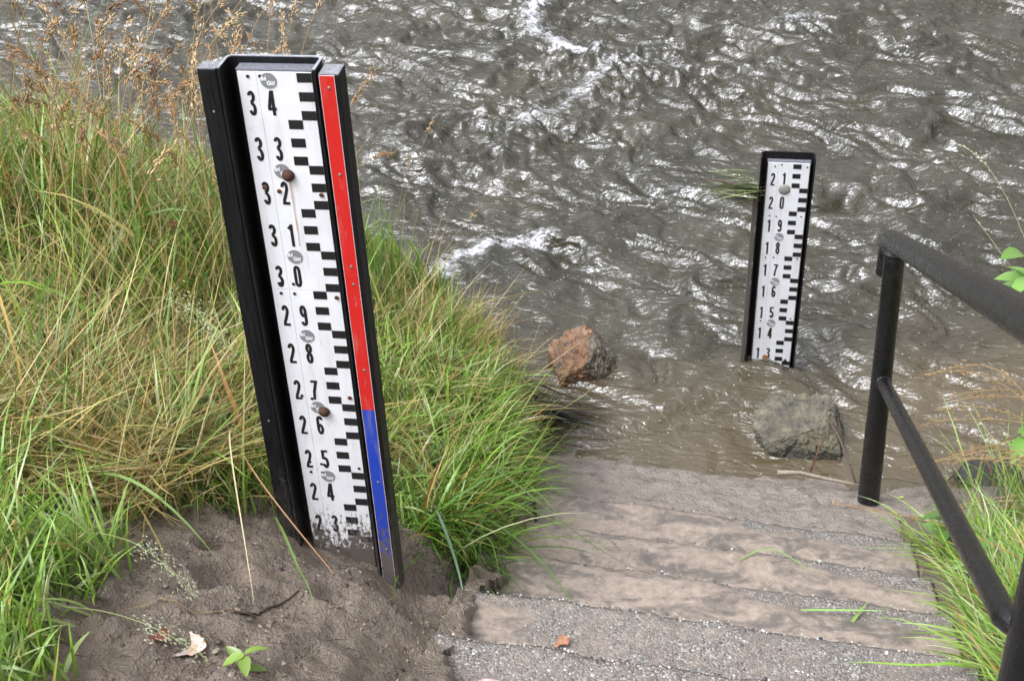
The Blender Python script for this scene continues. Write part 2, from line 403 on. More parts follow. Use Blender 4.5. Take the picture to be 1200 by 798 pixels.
# ------------------------------------------------------------------ bricks edging the stairs
BR = mat_simple('edging_brick', (.13, .10, .075), .75, .3, 40, bump=.006)
BRL = mat_simple('pale_edging_brick', (.18, .13, .085), .75, .25, 40, bump=.006)
def rough_box(sx, sy, sz, j=.006, n=(5, 3, 3), seed=0):
    rr = np.random.default_rng(seed); V = []; idx = {}; F = []
    def vid(i, jx, k):
        key = (i, jx, k)
        if key not in idx:
            e = sum(1 for a, m in zip(key, n) if a in (0, m))
            p = np.array([(i/n[0]-.5)*sx, (jx/n[1]-.5)*sy, (k/n[2]-.5)*sz]); p *= (1-.035*(e >= 2)-.03*(e == 3))
            idx[key] = len(V); V.append(p+rr.normal(0, j, 3))
        return idx[key]
    for ax in range(3):
        a, b = [q for q in range(3) if q != ax]
        for side in (0, n[ax]):
            for u in range(n[a]):
                for v in range(n[b]):
                    q = []
                    for du, dv in ((0, 0), (1, 0), (1, 1), (0, 1)):
                        c = [0, 0, 0]; c[ax] = side; c[a] = u+du; c[b] = v+dv; q.append(vid(*c))
                    F.append(q if (side > 0) == (ax != 1) else q[::-1])
    return V, F
for i in range(8):
    y = 3.42-i*.26; V, F = rough_box(.115, .235, .10, .003, (3, 5, 2), i)
    o = pymesh('brick', V, F, BR, stairs); o.matrix_parent_inverse = Matrix.Translation((0, -3.3, 0))
    o.location = (XR+.062, y, float(noseplane(y))-.112); o.rotation_euler = (-.46, random.uniform(-.06, .06), .02+random.uniform(-.04, .04))
V, F = rough_box(.10, .2, .09, .004, (3, 5, 2), 40)
o = pymesh('brick', V, F, BRL, stairs); o.matrix_parent_inverse = Matrix.Translation((0, -3.3, 0)); o['label'] = 'pale loose brick at the foot of the left edge'
o.location = (XL-.035, 3.43, .205); o.rotation_euler = (-.5, -.25, -.25)

# ------------------------------------------------------------------ water gauges
def box_vf(x0, x1, y0, y1, z0, z1):
    V = [(x, y, z) for z in (z0, z1) for y in (y0, y1) for x in (x0, x1)]
    return V, [(0, 2, 3, 1), (4, 5, 7, 6), (0, 1, 5, 4), (2, 6, 7, 3), (0, 4, 6, 2), (1, 3, 7, 5)]
def box(name, parent, m, x0, x1, y0, y1, z0, z1, bevel=0.):
    V, F = box_vf(x0, x1, y0, y1, z0, z1); o = pymesh(name, V, F, m, parent)
    if bevel:
        b = o.modifiers.new('bevel', 'BEVEL'); b.width = bevel; b.segments = 2; b.limit_method = 'NONE'
    return o
def ribbon(pts, t, closed=False):
    P = np.array(pts, float); n = len(P); off = []
    for i in range(n):
        a = P[(i-1) % n] if closed or i else None; b = P[(i+1) % n] if closed or i < n-1 else None
        d1 = (P[i]-a) if a is not None else (b-P[i]); d2 = (b-P[i]) if b is not None else d1
        d1 = d1/np.linalg.norm(d1); d2 = d2/np.linalg.norm(d2)
        nn = np.array([-(d1+d2)[1], (d1+d2)[0]]); L = np.linalg.norm(nn); nn = nn/L if L > 1e-6 else np.array([-d1[1], d1[0]])
        c = max(.45, nn@np.array([-d1[1], d1[0]])); off.append(nn*t/2/c)
    off = np.array(off); return P+off, P-off
def arc(cx, cy, rx, ry, a0, a1, n=14):
    a = np.radians(np.linspace(a0, a1, n)); return [(cx+rx*math.cos(q), cy+ry*math.sin(q)) for q in a]
def glyph(ch):
    """strokes in a box one unit high and .29 wide, stroke .098"""
    w, t = .295, .122; a, b = t/2, w-t/2; top, bot = 1-t/2, t/2; c = w/2; rx = c-t/2
    if ch == '0': return [(arc(c, .76, rx, top-.76, 0, 180)+arc(c, .24, rx, .24-bot, 180, 360), True)]
    if ch == '1': return [([(c+.03, 0), (c+.03, 1.)], False), ([(c+.03, .93), (c-.02, .87), (c-.10, .80)], False)]
    if ch == '2': return [(arc(c, .74, rx, top-.74, 175, 0)+[(b-.002, .68), (b-.03, .57), (a+.07, .33), (a+.02, .2), (a+.01, .055)], False), ([(0.01, bot), (w, bot)], False)]
    if ch == '3': return [(arc(c, .765, rx, top-.765, 165, -55)+[(c-.03, .53)], False), ([(c-.03, .53)]+arc(c, .27, rx, .27-bot, 62, -165, 16), False)]
    if ch == '4': return [([(c+.06, 0), (c+.06, 1.)], False), ([(c+.03, .97), (a-.02, .30)], False), ([(-.01, .265), (w+.02, .265)], False)]
    if ch == '5': return [([(w-.01, top), (a, top), (a, .50)], False), ([(a+.02, .50)]+arc(c, .31, rx, .31-bot, 125, -165, 18), False)]
    if ch == '6': return [(arc(c, .29, rx, .29-bot, 0, 360, 22)[:-1], True), ([(a, .29), (a, .70)]+arc(c, .74, rx, top-.74, 180, 15), False)]
    if ch == '7': return [([(0, top), (b, top), (b-.03, .82), (c-.03, .42), (c-.06, 0)], False)]
    if ch == '8': return [(arc(c, .28, rx, .28-bot, 0, 360, 22)[:-1], True), (arc(c, .755, rx-.008, top-.755, 0, 360, 22)[:-1], True)]
    if ch == '9': return [(arc(c, .71, rx, top-.71, 0, 360, 22)[:-1], True), ([(b, .71), (b, .30)]+arc(c, .26, rx, .26-bot, 0, -165), False)]
    if ch == 'I': return [([(.12, 0), (.12, 1)], False)]
    if ch == 'M': return [([(0, 0), (0, 1), (.4, .2), (.8, 1), (.8, 0)], False)]
    if ch == 'G': return [(arc(.4, .5, .38, .45, 50, 330)+[(.76, .45), (.45, .45)], False)]
    if ch == 'W': return [([(0, 1), (.25, 0), (.5, .8), (.75, 0), (1., 1)], False)]
GC = {}
def flat_strokes(name, strokes, sx, sy, t, parent, m, x, z, y, th=.0006):
    key = (name, sx, sy, t)
    if key not in GC:
        V = []; F = []
        for si, (pts, closed) in enumerate(strokes):
            P = [(p[0]*sx, p[1]*sy) for p in pts]; A, B = ribbon(P, t, closed); n = len(P)
            o0 = len(V); yy = -th-.00012*si
            for q in (A, B): V += [(v[0], yy, v[1]) for v in q]
            for i in range(n if closed else n-1):
                j = (i+1) % n; F.append((o0+i, o0+j, o0+n+j, o0+n+i))
        me = bpy.data.meshes.new('digit'); me.from_pydata(V, [], F); me.update(); me.materials.append(m)
        sol = None; GC[key] = me
    return GC[key]
def digit(ch, parent, m, x, z, y=0., hgt=.0535):
    me = flat_strokes(ch+m.name, glyph(ch), hgt, hgt, hgt*.122, parent, m, x, z, y)
    o = link('digit', me, None, parent); o.location = (x, y, z); return o
def disc_vf(r, y0, y1, n=24, dome=0):
    V = [(r*math.cos(2*math.pi*i/n), y0, r*math.sin(2*math.pi*i/n)) for i in range(n)]
    if not dome:
        V += [(v[0], y1, v[2]) for v in V[:n]]; F = [tuple(range(n, 2*n))]
        F += [(i, (i+1) % n, n+(i+1) % n, n+i) for i in range(n)]; return V, F
    F = []; rings = 4
    for k in range(1, rings):
        a = math.pi/2*k/rings
        V += [(r*math.cos(a)*math.cos(2*math.pi*i/n), y0+(y1-y0)*math.sin(a), r*math.cos(a)*math.sin(2*math.pi*i/n)) for i in range(n)]
    for k in range(rings-1):
        F += [(k*n+i, k*n+(i+1) % n, (k+1)*n+(i+1) % n, (k+1)*n+i) for i in range(n)]
    V.append((0, y1, 0)); c = len(V)-1; F += [((rings-1)*n+i, (rings-1)*n+(i+1) % n, c) for i in range(n)]
    return V, F
INK = {}
def place(name, V, F, m, parent, x, y, z, smooth=False):
    o = pymesh(name, V, F, m, parent, smooth); o.location = (x, y, z); return o
RUST = mat_simple('rust', (.05, .018, .009), .8, .5, 180, bump=.002)
RUSTS = mat_simple('rust_stain', (.30, .13, .05), .8, .4, 200)
ZINC = mat_simple('dull_metal', (.20, .19, .18), .45, .3, 200, .6)
DISC = mat_paint('grey_badge', (.21, .215, .22), .35, .98, 1.42, False)
LETT = mat_paint('badge_lettering', (.78, .78, .78), .4, .98, 1.42, False)
HOLE = mat_simple('hole_black', (.01, .009, .008), .9)
GREYB = mat_simple('wet_grey_board', (.15, .155, .175), .3, .35, 160, bump=.002, spec=.8)
POSTTOP = mat_simple('weathered_endgrain', (.20, .205, .22), .45, .4, 120, bump=.003)
RIM = mat_simple('worn_edge_metal', (.34, .35, .38), .3, .3, 90, .2)

def gauge(name, label, W, u, kk, origin, z_hi, z_lo, plates, first, posts, frame_lo, mats):
    WHITE, INKM = mats
    u = Vector(u); kk = Vector(kk); yv = kk.cross(u)   # depth away from the viewer
    mat = Matrix(((u.x, yv.x, kk.x, origin[0]), (u.y, yv.y, kk.y, origin[1]), (u.z, yv.z, kk.z, origin[2]), (0, 0, 0, 1)))
    g = empty(name, label=label, cat='water gauge', mat=mat)
    FR = BLACKD if posts else BLACK
    # steel channel: web behind, two flanges towards the viewer, rounded corners
    top = .117 if posts else .133
    x0, x1, yb, yf, t = (-.030, .167, .042, -.026, .0055) if posts else (-.028, .168, .030, -.022, .005)
    r = .016
    outer = [(x0, yf), (x0, yb-r)]+[(x0+r-r*math.cos(a), yb-r+r*math.sin(a)) for a in np.radians([20, 45, 70])]+[(x0+r, yb), (x1-r, yb)]+[(x1-r+r*math.sin(a), yb-r+r*math.cos(a)) for a in np.radians([20, 45, 70])]+[(x1, yb-r), (x1, yf)]
    A, B = ribbon(outer, t*2); n = len(outer)
    inner = np.minimum(np.maximum(B, -9), 9); outp = np.array(outer)
    inn = (A if np.hypot(*(A.mean(0)-outp.mean(0))) < np.hypot(*(B.mean(0)-outp.mean(0))) else B)
    # choose the offset that lies inside the profile
    cx = (x0+x1)/2; inn = A if abs(A[0][0]-cx) < abs(B[0][0]-cx) else B
    V = [(p[0], p[1], z) for z in (frame_lo, top) for p in list(outp)+list(inn)]; m2 = 2*n; F = []
    for i in range(n-1):
        F += [(i, i+1, m2+i+1, m2+i), (n+i+1, n+i, m2+n+i, m2+n+i+1), (m2+i, m2+i+1, m2+n+i+1, m2+n+i)]
    F += [(0, m2, m2+n, n), (n-1, 2*n-1, m2+2*n-1, m2+n-1)]
    pymesh('channel_frame', V, F, FR, g)
    # worn bright rim on the sawn top of the channel
    V = [(p[0], p[1], top+dz) for dz in (.0004, .0022) for p in list(outp)+list(inn)]; F = []
    for i in range(n-1):
        F += [(i, i+1, m2+i+1, m2+i), (n+i+1, n+i, m2+n+i, m2+n+i+1), (m2+i, m2+i+1, m2+n+i+1, m2+n+i)]
    F += [(0, m2, m2+n, n), (n-1, 2*n-1, m2+2*n-1, m2+n-1)]
    pymesh('frame_rim', V, F, RIM if posts else BLACK, g)
    box('backing_board', g, BLACKD, -.004, .1535, .0035, .0345 if posts else .022, frame_lo, z_hi+.001)
    box('board_top', g, GREYB, -.0035, .153, .004, .034 if posts else .0215, z_hi+.0012, z_hi+.004)
    pl = {}
    for i, (a, b) in enumerate(plates):
        for sx0, sx1 in ((0, .0377), (.0383, .150)):
            p = box('scale_plate', g, WHITE, sx0, sx1, 0.0, .0034, b+.0005, a-.0005)
            pl[(i, sx0 > 0)] = p
    def plate_at(z, right):
        for i, (a, b) in enumerate(plates):
            if z > b: return pl[(i, right)]
        return pl[(len(plates)-1, right)]
    # bars: five 2 cm cells per decimetre, three of them black, sides alternate
    num = first
    zg = .1 if plates[0][0] < .1025 else .1
    k = 0
    while True:
        base = -.1*k
        if base+.1 < z_lo-.02: break
        left = (num % 2 == 1)
        for j in (0, 1, 2):
            za = base+.04*j; zb = min(za+.02, z_hi-.0004)
            if zb < z_lo: continue
            xa = .0905 if left else .1200
            o = box('bar', plate_at((za+zb)/2, True), INKM, xa, xa+(.0295 if left else .0298), -.0007, -.0001, max(za, z_lo)+.0002, zb-.0002)
        if base+.035 > z_lo:
            s = str(num)
            digit(s[0], plate_at(base+.035, False), INKM, .0133, base+.0088-.0015, 0)
            digit(s[1], plate_at(base+.035, True), INKM, .0535, base+.0088, 0)
        num -= 1; k += 1
    return g, plate_at
def badge(parent, x, z, r=.0163, DISC=None, LETT=None):
    DISC = DISC or globals()['DISC']; LETT = LETT or globals()['LETT']
    V, F = disc_vf(r, 0, -.0012, 28); o = place('badge', V, F, DISC, parent, x, -.0002, z)
    s = r/.0163
    for ch, dx, dz in (('I', -.0145, .0000), ('M', -.0112, .0000), ('G', -.0025, -.0090), ('W', .0045, -.0090)):
        me = flat_strokes(ch+LETT.name, glyph(ch), .0078*s, .0084*s, .0023*s, o, LETT, 0, 0, 0, .0003)
        l = link('letter', me, None, o); l.location = (dx*s, -.0013, dz*s)
    return o
def rnd(parent, name, m, x, z, r, y=-.0006, dome=False, h=.001, n=14):
    V, F = disc_vf(r, 0, -h, n, dome); return place(name, V, F, m, parent, x, y, z, dome)

WHITE1 = mat_paint('white_enamel', (.74, .74, .75), .28, .86, 1.30)
INK1 = mat_paint('black_print', (.012, .012, .013), .35, .86, 1.30, False)
WHITE2 = mat_paint('white_enamel_wet', (.72, .73, .75), .3, -.03, .07, True, .8)
INK2 = mat_paint('black_print_wet', (.012, .012, .013), .35, -.2, -.1, False)
RED = mat_paint('red_reflective_sheet', (.56, .016, .013), .32, .80, 1.35, True)
BLUE = mat_paint('blue_reflective_sheet', (.014, .050, .38), .3, .80, 1.40, True)
EDGE = mat_paint('pale_sheet_edge', (.75, .6, .6), .4, .75, 1.2, False)
# frames of reference of both gauges, expressed in the world
e_ = np.array([math.cos(.172), -math.sin(.172), 0]); s_ = np.array([math.sin(.172), math.cos(.172), 0])
def gframe(yaw, tx, ty):
    uu = np.array([math.cos(yaw), math.sin(yaw), 0]); nn = np.array([math.sin(yaw), -math.cos(yaw), 0]); k2 = np.array([0, 0, 1.])+tx*uu+ty*nn
    k2 /= np.linalg.norm(k2); u2 = uu-(uu@k2)*k2; u2 /= np.linalg.norm(u2)
    c = lambda v: (v@e_, v@s_, v[2]); return c(u2), c(k2)
def orig(x, y, z): v = np.array([x, y, z]); return (v@e_, v@s_, z+3.32)
u1, k1 = gframe(-.17037, -.00511, -.02081)
g1, pa1 = gauge('water_gauge', 'tall black framed gauge numbered 34 to 23 with red and blue strip, in mud', .15, u1, k1,
                orig(-.51265, 2.49294, -1.18825), .1005, -1.25, [(.101, -.398), (-.398, -.897), (-.897, -1.30)], 34, True, -1.6, (WHITE1, INK1))
for z in (.083, -.114, -.3156, -.5176, -.713, -.9155): badge(pa1(z, True), .062, z)
for x, z, right in ((.0211, .0912, 0), (.0462, .0918, 1), (.0187, -.4085, 0), (.0487, -.4085, 1), (.0218, -.9056, 0), (.0498, -.9056, 1), (.0505, -.88, 1), (.0225, -.875, 0), (.021, -.383, 0), (.0495, -.384, 1), (.1403, -.8866, 1), (.029, -.682, 0), (.052, -.689, 1)):
    rnd(pa1(z, right), 'screw_hole', HOLE, x, z, .0036)
for x, z, right in ((.0196, -.1527, 0), (.0500, -.1600, 1), (.1385, -.166, 1), (.1417, -.4138, 1), (.1409, -.6808, 1)):
    rnd(pa1(z, right), 'rust_spot', RUSTS, x, z, .0052, -.0009); rnd(pa1(z, right), 'screw_hole', RUST, x, z, .004, -.0021)
for x, z in ((.0745, -.1225), (.0765, -.723)):
    rnd(g1, 'bolt_head', RUST, x, z, .0135, -.002, True, .012, 20)
st = pymesh('rust_streak', [(.072, -.0008, -.13), (.0785, -.0008, -.13), (.0795, -.0008, -.2), (.0775, -.0008, -.29), (.0755, -.0008, -.29), (.0745, -.0008, -.2)], [(0, 1, 2, 5), (5, 2, 3, 4)], None, pa1(-.2, True))
sm = M('rust_streak'); sp_ = sm.obj(); sm.set(Base_Color=(.50, .33, .19), Roughness=.4, Alpha=sm.ramp(sm.noise(sm.mapped(sp_, (200, 1, 12)), 1.5, 3), (.4, .25), (.7, .9))); st.data.materials.append(sm.m)
# side posts of the tall gauge
pl_ = box('side_post', g1, BLACKD, -.0755, -.0365, -.014, .024, -1.6, .1095, .0015)
box('post_top', g1, POSTTOP, -.0745, -.0375, -.013, .023, .1098, .1118)
pr_ = box('side_post', g1, BLACKD, .1725, .2135, -.028, .022, -1.65, .1085, .0015)
box('post_top', g1, POSTTOP, .1735, .2125, -.027, .021, .1088, .1108)
def strip(name, m, za, zb):
    s = box(name, g1, m, .1752, .2038, -.0302, -.0284, zb, za)
    for xa in (.1742, .2040): box('strip_edge', s, EDGE, xa, xa+.0008, -.0302, -.0284, zb, za)
    return s
s1 = strip('red_strip', RED, .1075, -.345); box('strip_edge', s1, EDGE, .1742, .2048, -.0302, -.0284, .1077, .1083)
strip('red_strip', RED, -.3458, -.690); strip('blue_strip', BLUE, -.6905, -.835); strip('blue_strip', BLUE, -.8356, -1.4)
for z in (.083, -.103, -.317, -.3605, -.5815, -.9, -1.11): rnd(g1, 'rivet', ZINC, .192, z, .0036, -.0302, True, .0018, 12)
for z in (.02, -.75, -1.15): rnd(g1, 'rivet', ZINC, -.055, z, .003, -.0142, True, .0015, 10)

u2, k2 = gframe(-.17333, .00544, .02027)
g2, pa2 = gauge('water_gauge', 'smaller black framed gauge with white scale from 21 to 13 standing in the river', .15, u2, k2,
                orig(.96661, 4.43027, -2.48825), .104, -.83, [(.104, -.0975), (-.0975, -.298), (-.298, -.5), (-.5, -.7), (-.7, -.836)], 21, False, -1.2, (WHITE2, INK2))
DISC2 = mat_simple('grey_badge_clean', (.23, .235, .24), .4); LETT2 = mat_simple('badge_lettering_clean', (.75, .75, .76), .4)
for z in (-.2141, -.4174, -.6144, -.8064): badge(pa2(z, True), .062, z, .0175, DISC2, LETT2)
rnd(g2, 'bolt_head', mat_simple('mossy_metal', (.22, .22, .19), .6, .5, 150, bump=.003), .066, -.007, .022, -.0005, True, .008, 18)
for x, z, right in ((.0254, .0886, 0), (.0486, .0957, 1), (.1407, .0891, 1), (.0206, -.1218, 0), (.0455, -.1243, 1), (.1366, -.1204, 1), (.0192, -.308, 0), (.0491, -.3063, 1), (.1385, -.3083, 1), (.0214, -.6067, 0), (.1366, -.5895, 1), (.021, -.59, 0)):
    rnd(pa2(z, right), 'screw_hole', HOLE, x, z, .0032)
rnd(pa2(-.79, True), 'rust_spot', RUSTS, .052, -.785, .012, -.0004); rnd(pa2(-.79, True), 'rust_spot', RUST, .132, -.795, .006, -.0009)
box('rust_band', g2, RUSTS, .0, .1535, .0008, .0034, -1.0, -.838)
box('frame_backing', g2, BLACKD, -.045, -.030, -.006, .024, -1.2, -.02, .001)

# ------------------------------------------------------------------ handrail
def tube(pts, rad, seg=18, cap=True, wob=0.):
    P = [Vector(p) for p in pts]; n = len(P); V = []; F = []; up0 = Vector((0, 0, 1)); prev = None
    for i in range(n):
        d = (P[min(i+1, n-1)]-P[max(i-1, 0)]).normalized()
        a = (prev if prev is not None else (Vector((1, 0, 0)) if abs(d.z) > .9 else up0)); a = (a-d*a.dot(d)).normalized(); prev = a; b = d.cross(a)
        r = rad[i] if isinstance(rad, (list, tuple)) else rad
        for j in range(seg):
            t = 2*math.pi*j/seg; rr = r*(1+wob*random.uniform(-1, 1)); V.append(P[i]+(a*math.cos(t)+b*math.sin(t))*rr)
    for i in range(n-1):
        for j in range(seg): F.append((i*seg+j, i*seg+(j+1) % seg, (i+1)*seg+(j+1) % seg, (i+1)*seg+j))
    if cap:
        for k, f in ((0, -1), (n-1, 1)):
            c = len(V); V.append(P[k]+(P[k]-P[k-1 if k else 1]).normalized()*(rad[k] if isinstance(rad, (list, tuple)) else rad)*.12)
            F += [(k*seg+(j+1) % seg, k*seg+j, c) if f < 0 else (k*seg+j, k*seg+(j+1) % seg, c) for j in range(seg)]
    return V, F
def bez(p0, p1, p2, n=8):
    p0, p1, p2 = map(Vector, (p0, p1, p2)); return [(p0*(1-t)**2+p1*2*t*(1-t)+p2*t*t) for t in [i/n for i in range(n+1)]]
rail = empty('handrail', (.587, 3.668, .11), 'black round steel handrail along the right side of the stairs', 'handrail')
PI = Matrix.Translation((-.587, -3.668, -.11))
rd = Vector((.046, 1, -.532)).normalized(); top = Vector((.547, 3.668, 1.137)); low = Vector((.576, 3.665, .608))
def rp(name, pts, rad, wob=.012, seg=20):
    V, F = tube(pts, rad, seg, True, wob); o = pymesh(name, V, F, RAILM, rail, True); o.matrix_parent_inverse = PI; return o
n = 40
end = top+rd*.055
pts = [top-rd*(3.4*(1-i/n)) for i in range(n+1)]+bez(end-rd*.01, end+rd*.05, end+rd*.052+Vector((0, 0, -.05)), 7)[1:]+[end+rd*.052+Vector((0, 0, -.125))]
rp('top_rail', pts, .0315)
rp('rail_post', [Vector((.590-.031*(z+.02)/1.06, 3.668, z)) for z in np.linspace(-.15, 1.115, 26)], [.040-.008*min(1, max(0, (z+.15)/.9)) for z in np.linspace(-.15, 1.115, 26)], .012)
rp('lower_rail', [Vector((low.x-rd.x*2.44+.030, low.y-rd.y*2.44-.012, low.z-rd.z*2.44))]+[low-rd*(2.39*(1-i/30)) for i in range(31)], .0215)
rp('weld_bead', [Vector((.5565, 3.668, z)) for z in (1.088, 1.094, 1.100, 1.106)], [.035, .039, .039, .035], .05)
rp('weld_bead', [low-rd*t for t in (.026, .032, .038, .046)], [.022, .0265, .0265, .022], .06)
b = low-rd*2.44
rp('rail_post', [Vector((b.x+.030-.02*(z-1.7), b.y, z)) for z in np.linspace(1.05, 2.42, 22)], .032, .012)

# ------------------------------------------------------------------ rocks
def rock(name, label, loc, dims, seed, planes, m, rotz=0., sub=5, rough=.10, rugged=.10):
    import bmesh
    bm = bmesh.new(); bmesh.ops.create_icosphere(bm, subdivisions=sub, radius=1)
    V = np.array([v.co[:] for v in bm.verts])
    n = lambda f, s: fbm(V[:, 0]*f+s+V[:, 2]*f*.7, V[:, 1]*f-V[:, 2]*f*.9+s, 4, .55, seed)
    d = 1+rough*1.8*n(1.1, 1)+rough*.9*np.abs(n(2.6, 4))+rough*.4*n(7, 2)
    V = V*d[:, None]
    for nx, ny, nz, c in planes:
        q = np.array([nx, ny, nz]); q = q/np.linalg.norm(q); h_ = V@q; ex = np.maximum(0, h_-c-.02*n(3, 6)); V = V-ex[:, None]*q*.96
    k2 = (1-np.abs(fbm(V[:, 0]*3.2+V[:, 2]*2+seed, V[:, 1]*3.2-V[:, 2]*2.4, 4, .6)))**2
    V = V*(1+rugged*(k2-.5)+rugged*.5*fbm(V[:, 0]*9+V[:, 2]*5, V[:, 1]*9-V[:, 2]*6, 3, .6))[:, None]
    V = V*np.array(dims)/2
    for v, c in zip(bm.verts, V): v.co = c
    for f in bm.faces: f.smooth = False
    me = bpy.data.meshes.new(name); bm.to_mesh(me); bm.free()
    o = link(name, me, m); o.location = loc; o.rotation_euler.z = rotz
    return tag(o, label, 'rock')
m = M('orange_rock'); p = m.obj()
geo = m.n.new('ShaderNodeNewGeometry')
br = m.ramp(m.noise(p, 14, 6, .7, .8), (.32, (.020, .016, .012)), (.47, (.13, .065, .03)), (.6, (.22, .115, .055)), (.72, (.20, .19, .15)))
face = m.noise(p, 9, 5, .7)
fl = m.math('ADD', m.math('MULTIPLY', m.sep(p, 0), -3.4), m.math('ADD', m.math('MULTIPLY', m.sep(p, 2), 6.2), m.math('MULTIPLY', m.sep(p, 1), -1.2)))
fl = m.ramp(m.math('ADD', fl, m.math('MULTIPLY', face, .5)), (.90, 0.), (.96, 1.))
rgt = m.ramp(m.math('ADD', m.math('MULTIPLY', m.sep(p, 0), 7), m.math('MULTIPLY', m.noise(p, 12, 4), 1.2)), (.8, 0.), (1., 1.))
br = m.mix(rgt, br, m.ramp(m.noise(p, 20, 6, .8), (.38, (.02, .018, .013)), (.5, (.09, .075, .05)), (.64, (.28, .26, .20))))
c = m.mix(fl, br, m.ramp(m.noise(p, 26, 5), (.3, (.34, .20, .095)), (.7, (.52, .35, .20))))
m.set(Base_Color=c, Roughness=.45, Normal=m.bump(m.noise(p, 40, 6, .7), .7, .008))
rock('rock', 'orange brown rock with a flat pale face at the grassy left shore', (-.50, 4.42, .055), (.27, .24, .26), 3, [(-.42, -.32, .75, .50), (-.9, -.3, -.1, .75), (.8, -.5, .3, .8), (.3, -1, -.1, .72)], m.m, 0., 6, .11, .09)
m = M('mossy_rock'); p = m.obj()
c = m.ramp(m.noise(p, 12, 6, .75), (.33, (.02, .022, .012)), (.46, (.085, .075, .055)), (.58, (.14, .13, .085)), (.68, (.22, .19, .13)), (.8, (.34, .29, .21)))
zz_ = m.sep(p, 2); wet = m.ramp(m.math('ADD', m.math('MULTIPLY', zz_, 9), m.math('MULTIPLY', m.noise(p, 9, 4), .6)), (.15, 0.), (.45, 1.))
c = m.mix(m.ramp(m.noise(p, 5, 5, .7), (.5, 0.), (.62, .5)), c, (.09, .085, .04))
c = m.mix(m.ramp(m.math('ADD', m.math('MULTIPLY', m.sep(p, 0), 5), m.noise(p, 8, 5, .7)), (1.0, 0.), (1.25, .8)), c, (.30, .215, .13))
c = m.mix(wet, (.028, .026, .016), c)
m.set(Base_Color=c, Roughness=m.ramp(wet, (0., .15), (1., .6)), Normal=m.bump(m.noise(p, 34, 6, .75), .9, .010))
rock('rock', 'mossy grey green rock in the shallows near the handrail post', (.385, 4.10, .035), (.325, .28, .235), 11, [(-.30, -.25, .9, .60), (.25, -.9, .35, .72), (1, .1, .25, .80)], m.m, -.2, 6, .14, .07)
rock('rock', 'dark wet stone half buried at the shore right of the handrail', (1.06, 3.93, .01), (.26, .16, .10), 21, [(0, -.3, 1, .5)], mat_simple('dark_wet_stone', (.035, .032, .028), .2, .4, 25, bump=.01), .2, 4, .12)
rock('rock', 'low silty stone embedded in the right bank', (.98, 3.62, .10), (.42, .25, .14), 23, [(-.2, -.3, 1, .4)], mat_simple('silty_stone', (.12, .10, .083), .6, .3, 25, bump=.012), .3, 4, .10)

# ------------------------------------------------------------------ blades of grass
def blades(P, L, az, th, dth, w, col, seg=6, tw=None, lift=.004, hug=True, wav=.12, rng=R):
    """P (n,3) roots; L length; az azimuth; th tilt from vertical at the root; dth total bending"""
    n = len(P); V = np.zeros((n, seg+1, 2, 3)); pos = P.copy(); a = az.copy()
    if tw is None: tw = rng.normal(0, .5, n)
    lf = rng.uniform(.3, 1.6, n)*lift
    for i in range(seg+1):
        t = i/seg; ang = th+dth*t**1.3
        d = np.stack([np.sin(ang)*np.cos(a), np.sin(ang)*np.sin(a), np.cos(ang)], -1)
        nrm = np.stack([np.cos(ang)*np.cos(a), np.cos(ang)*np.sin(a), -np.sin(ang)], -1)
        sd_ = np.stack([-np.sin(a), np.cos(a), 0*a], -1)
        wd = sd_*np.cos(tw+t*.6)[:, None]+nrm*np.sin(tw+t*.6)[:, None]
        ww = (w*(1-.92*t**2.2)*(.55+.45*min(1, t*5)))[:, None]*.5
        V[:, i, 0] = pos-wd*ww; V[:, i, 1] = pos+wd*ww
        pos = pos+d*(L/seg)[:, None]
        a = a+rng.normal(0, wav, n)
        if hug:
            g = np.maximum(H(pos[:, 0], pos[:, 1], False), 0)
            # blades hanging over the stairs rest on the nosing line
            ins = (pos[:, 0] > XL) & (pos[:, 0] < XR) & (pos[:, 1] < 3.32)
            g = np.where(ins, noseplane(pos[:, 1])-.03, g)
            low_ = pos[:, 2] < g+lf; pos[low_, 2] = (g+lf)[low_]
    base = (np.arange(n)*(seg+1)*2)[:, None]+np.arange(seg)[None]*2
    Q = np.stack([base, base+1, base+3, base+2], -1).reshape(-1, 4)
    t = np.linspace(0, 1, seg+1)[None, :, None, None]
    C = np.broadcast_to(col[:, None, None, :], V.shape)*(1+.0*t)
    return V.reshape(-1, 3), Q, C.reshape(-1, 3)
def merge(L):
    V = []; Q = []; C = []; o = 0
    for v, q, c in L: V.append(v); Q.append(q+o); C.append(c); o += len(v)
    return np.concatenate(V), np.concatenate(Q), np.concatenate(C)
def inpoly(x, y, poly):
    r = np.zeros(x.shape, bool); P = poly+[poly[0]]
    for (x1, y1), (x2, y2) in zip(P[:-1], P[1:]):
        c = ((y1 > y) != (y2 > y)) & (x < (x2-x1)*(y-y1)/(y2-y1+1e-12)+x1); r ^= c
    return r
BARE = [(-.95, .2), (-1.10, 1.5), (-1.16, 1.8), (-1.24, 2.0), (-1.2, 2.30), (-1.0, 2.36), (-.84, 2.66), (-.70, 2.62), (-.56, 2.48), (-.5, 1.9), (-.5, .2)]
GREEN = np.array([(.10, .23, .025), (.18, .37, .035), (.26, .47, .05), (.36, .56, .09), (.06, .14, .025), (.44, .56, .20)])
YEL = np.array([(.60, .52, .18), (.68, .52, .19), (.55, .38, .12), (.80, .70, .36), (.42, .42, .10), (.42, .20, .06)])
def pick(pal, n, rng=R): return np.clip(pal[rng.integers(0, len(pal), n)]*rng.uniform(.45, 1.45, (n, 1))+rng.normal(0, .01, (n, 3)), .01, .8)*.72
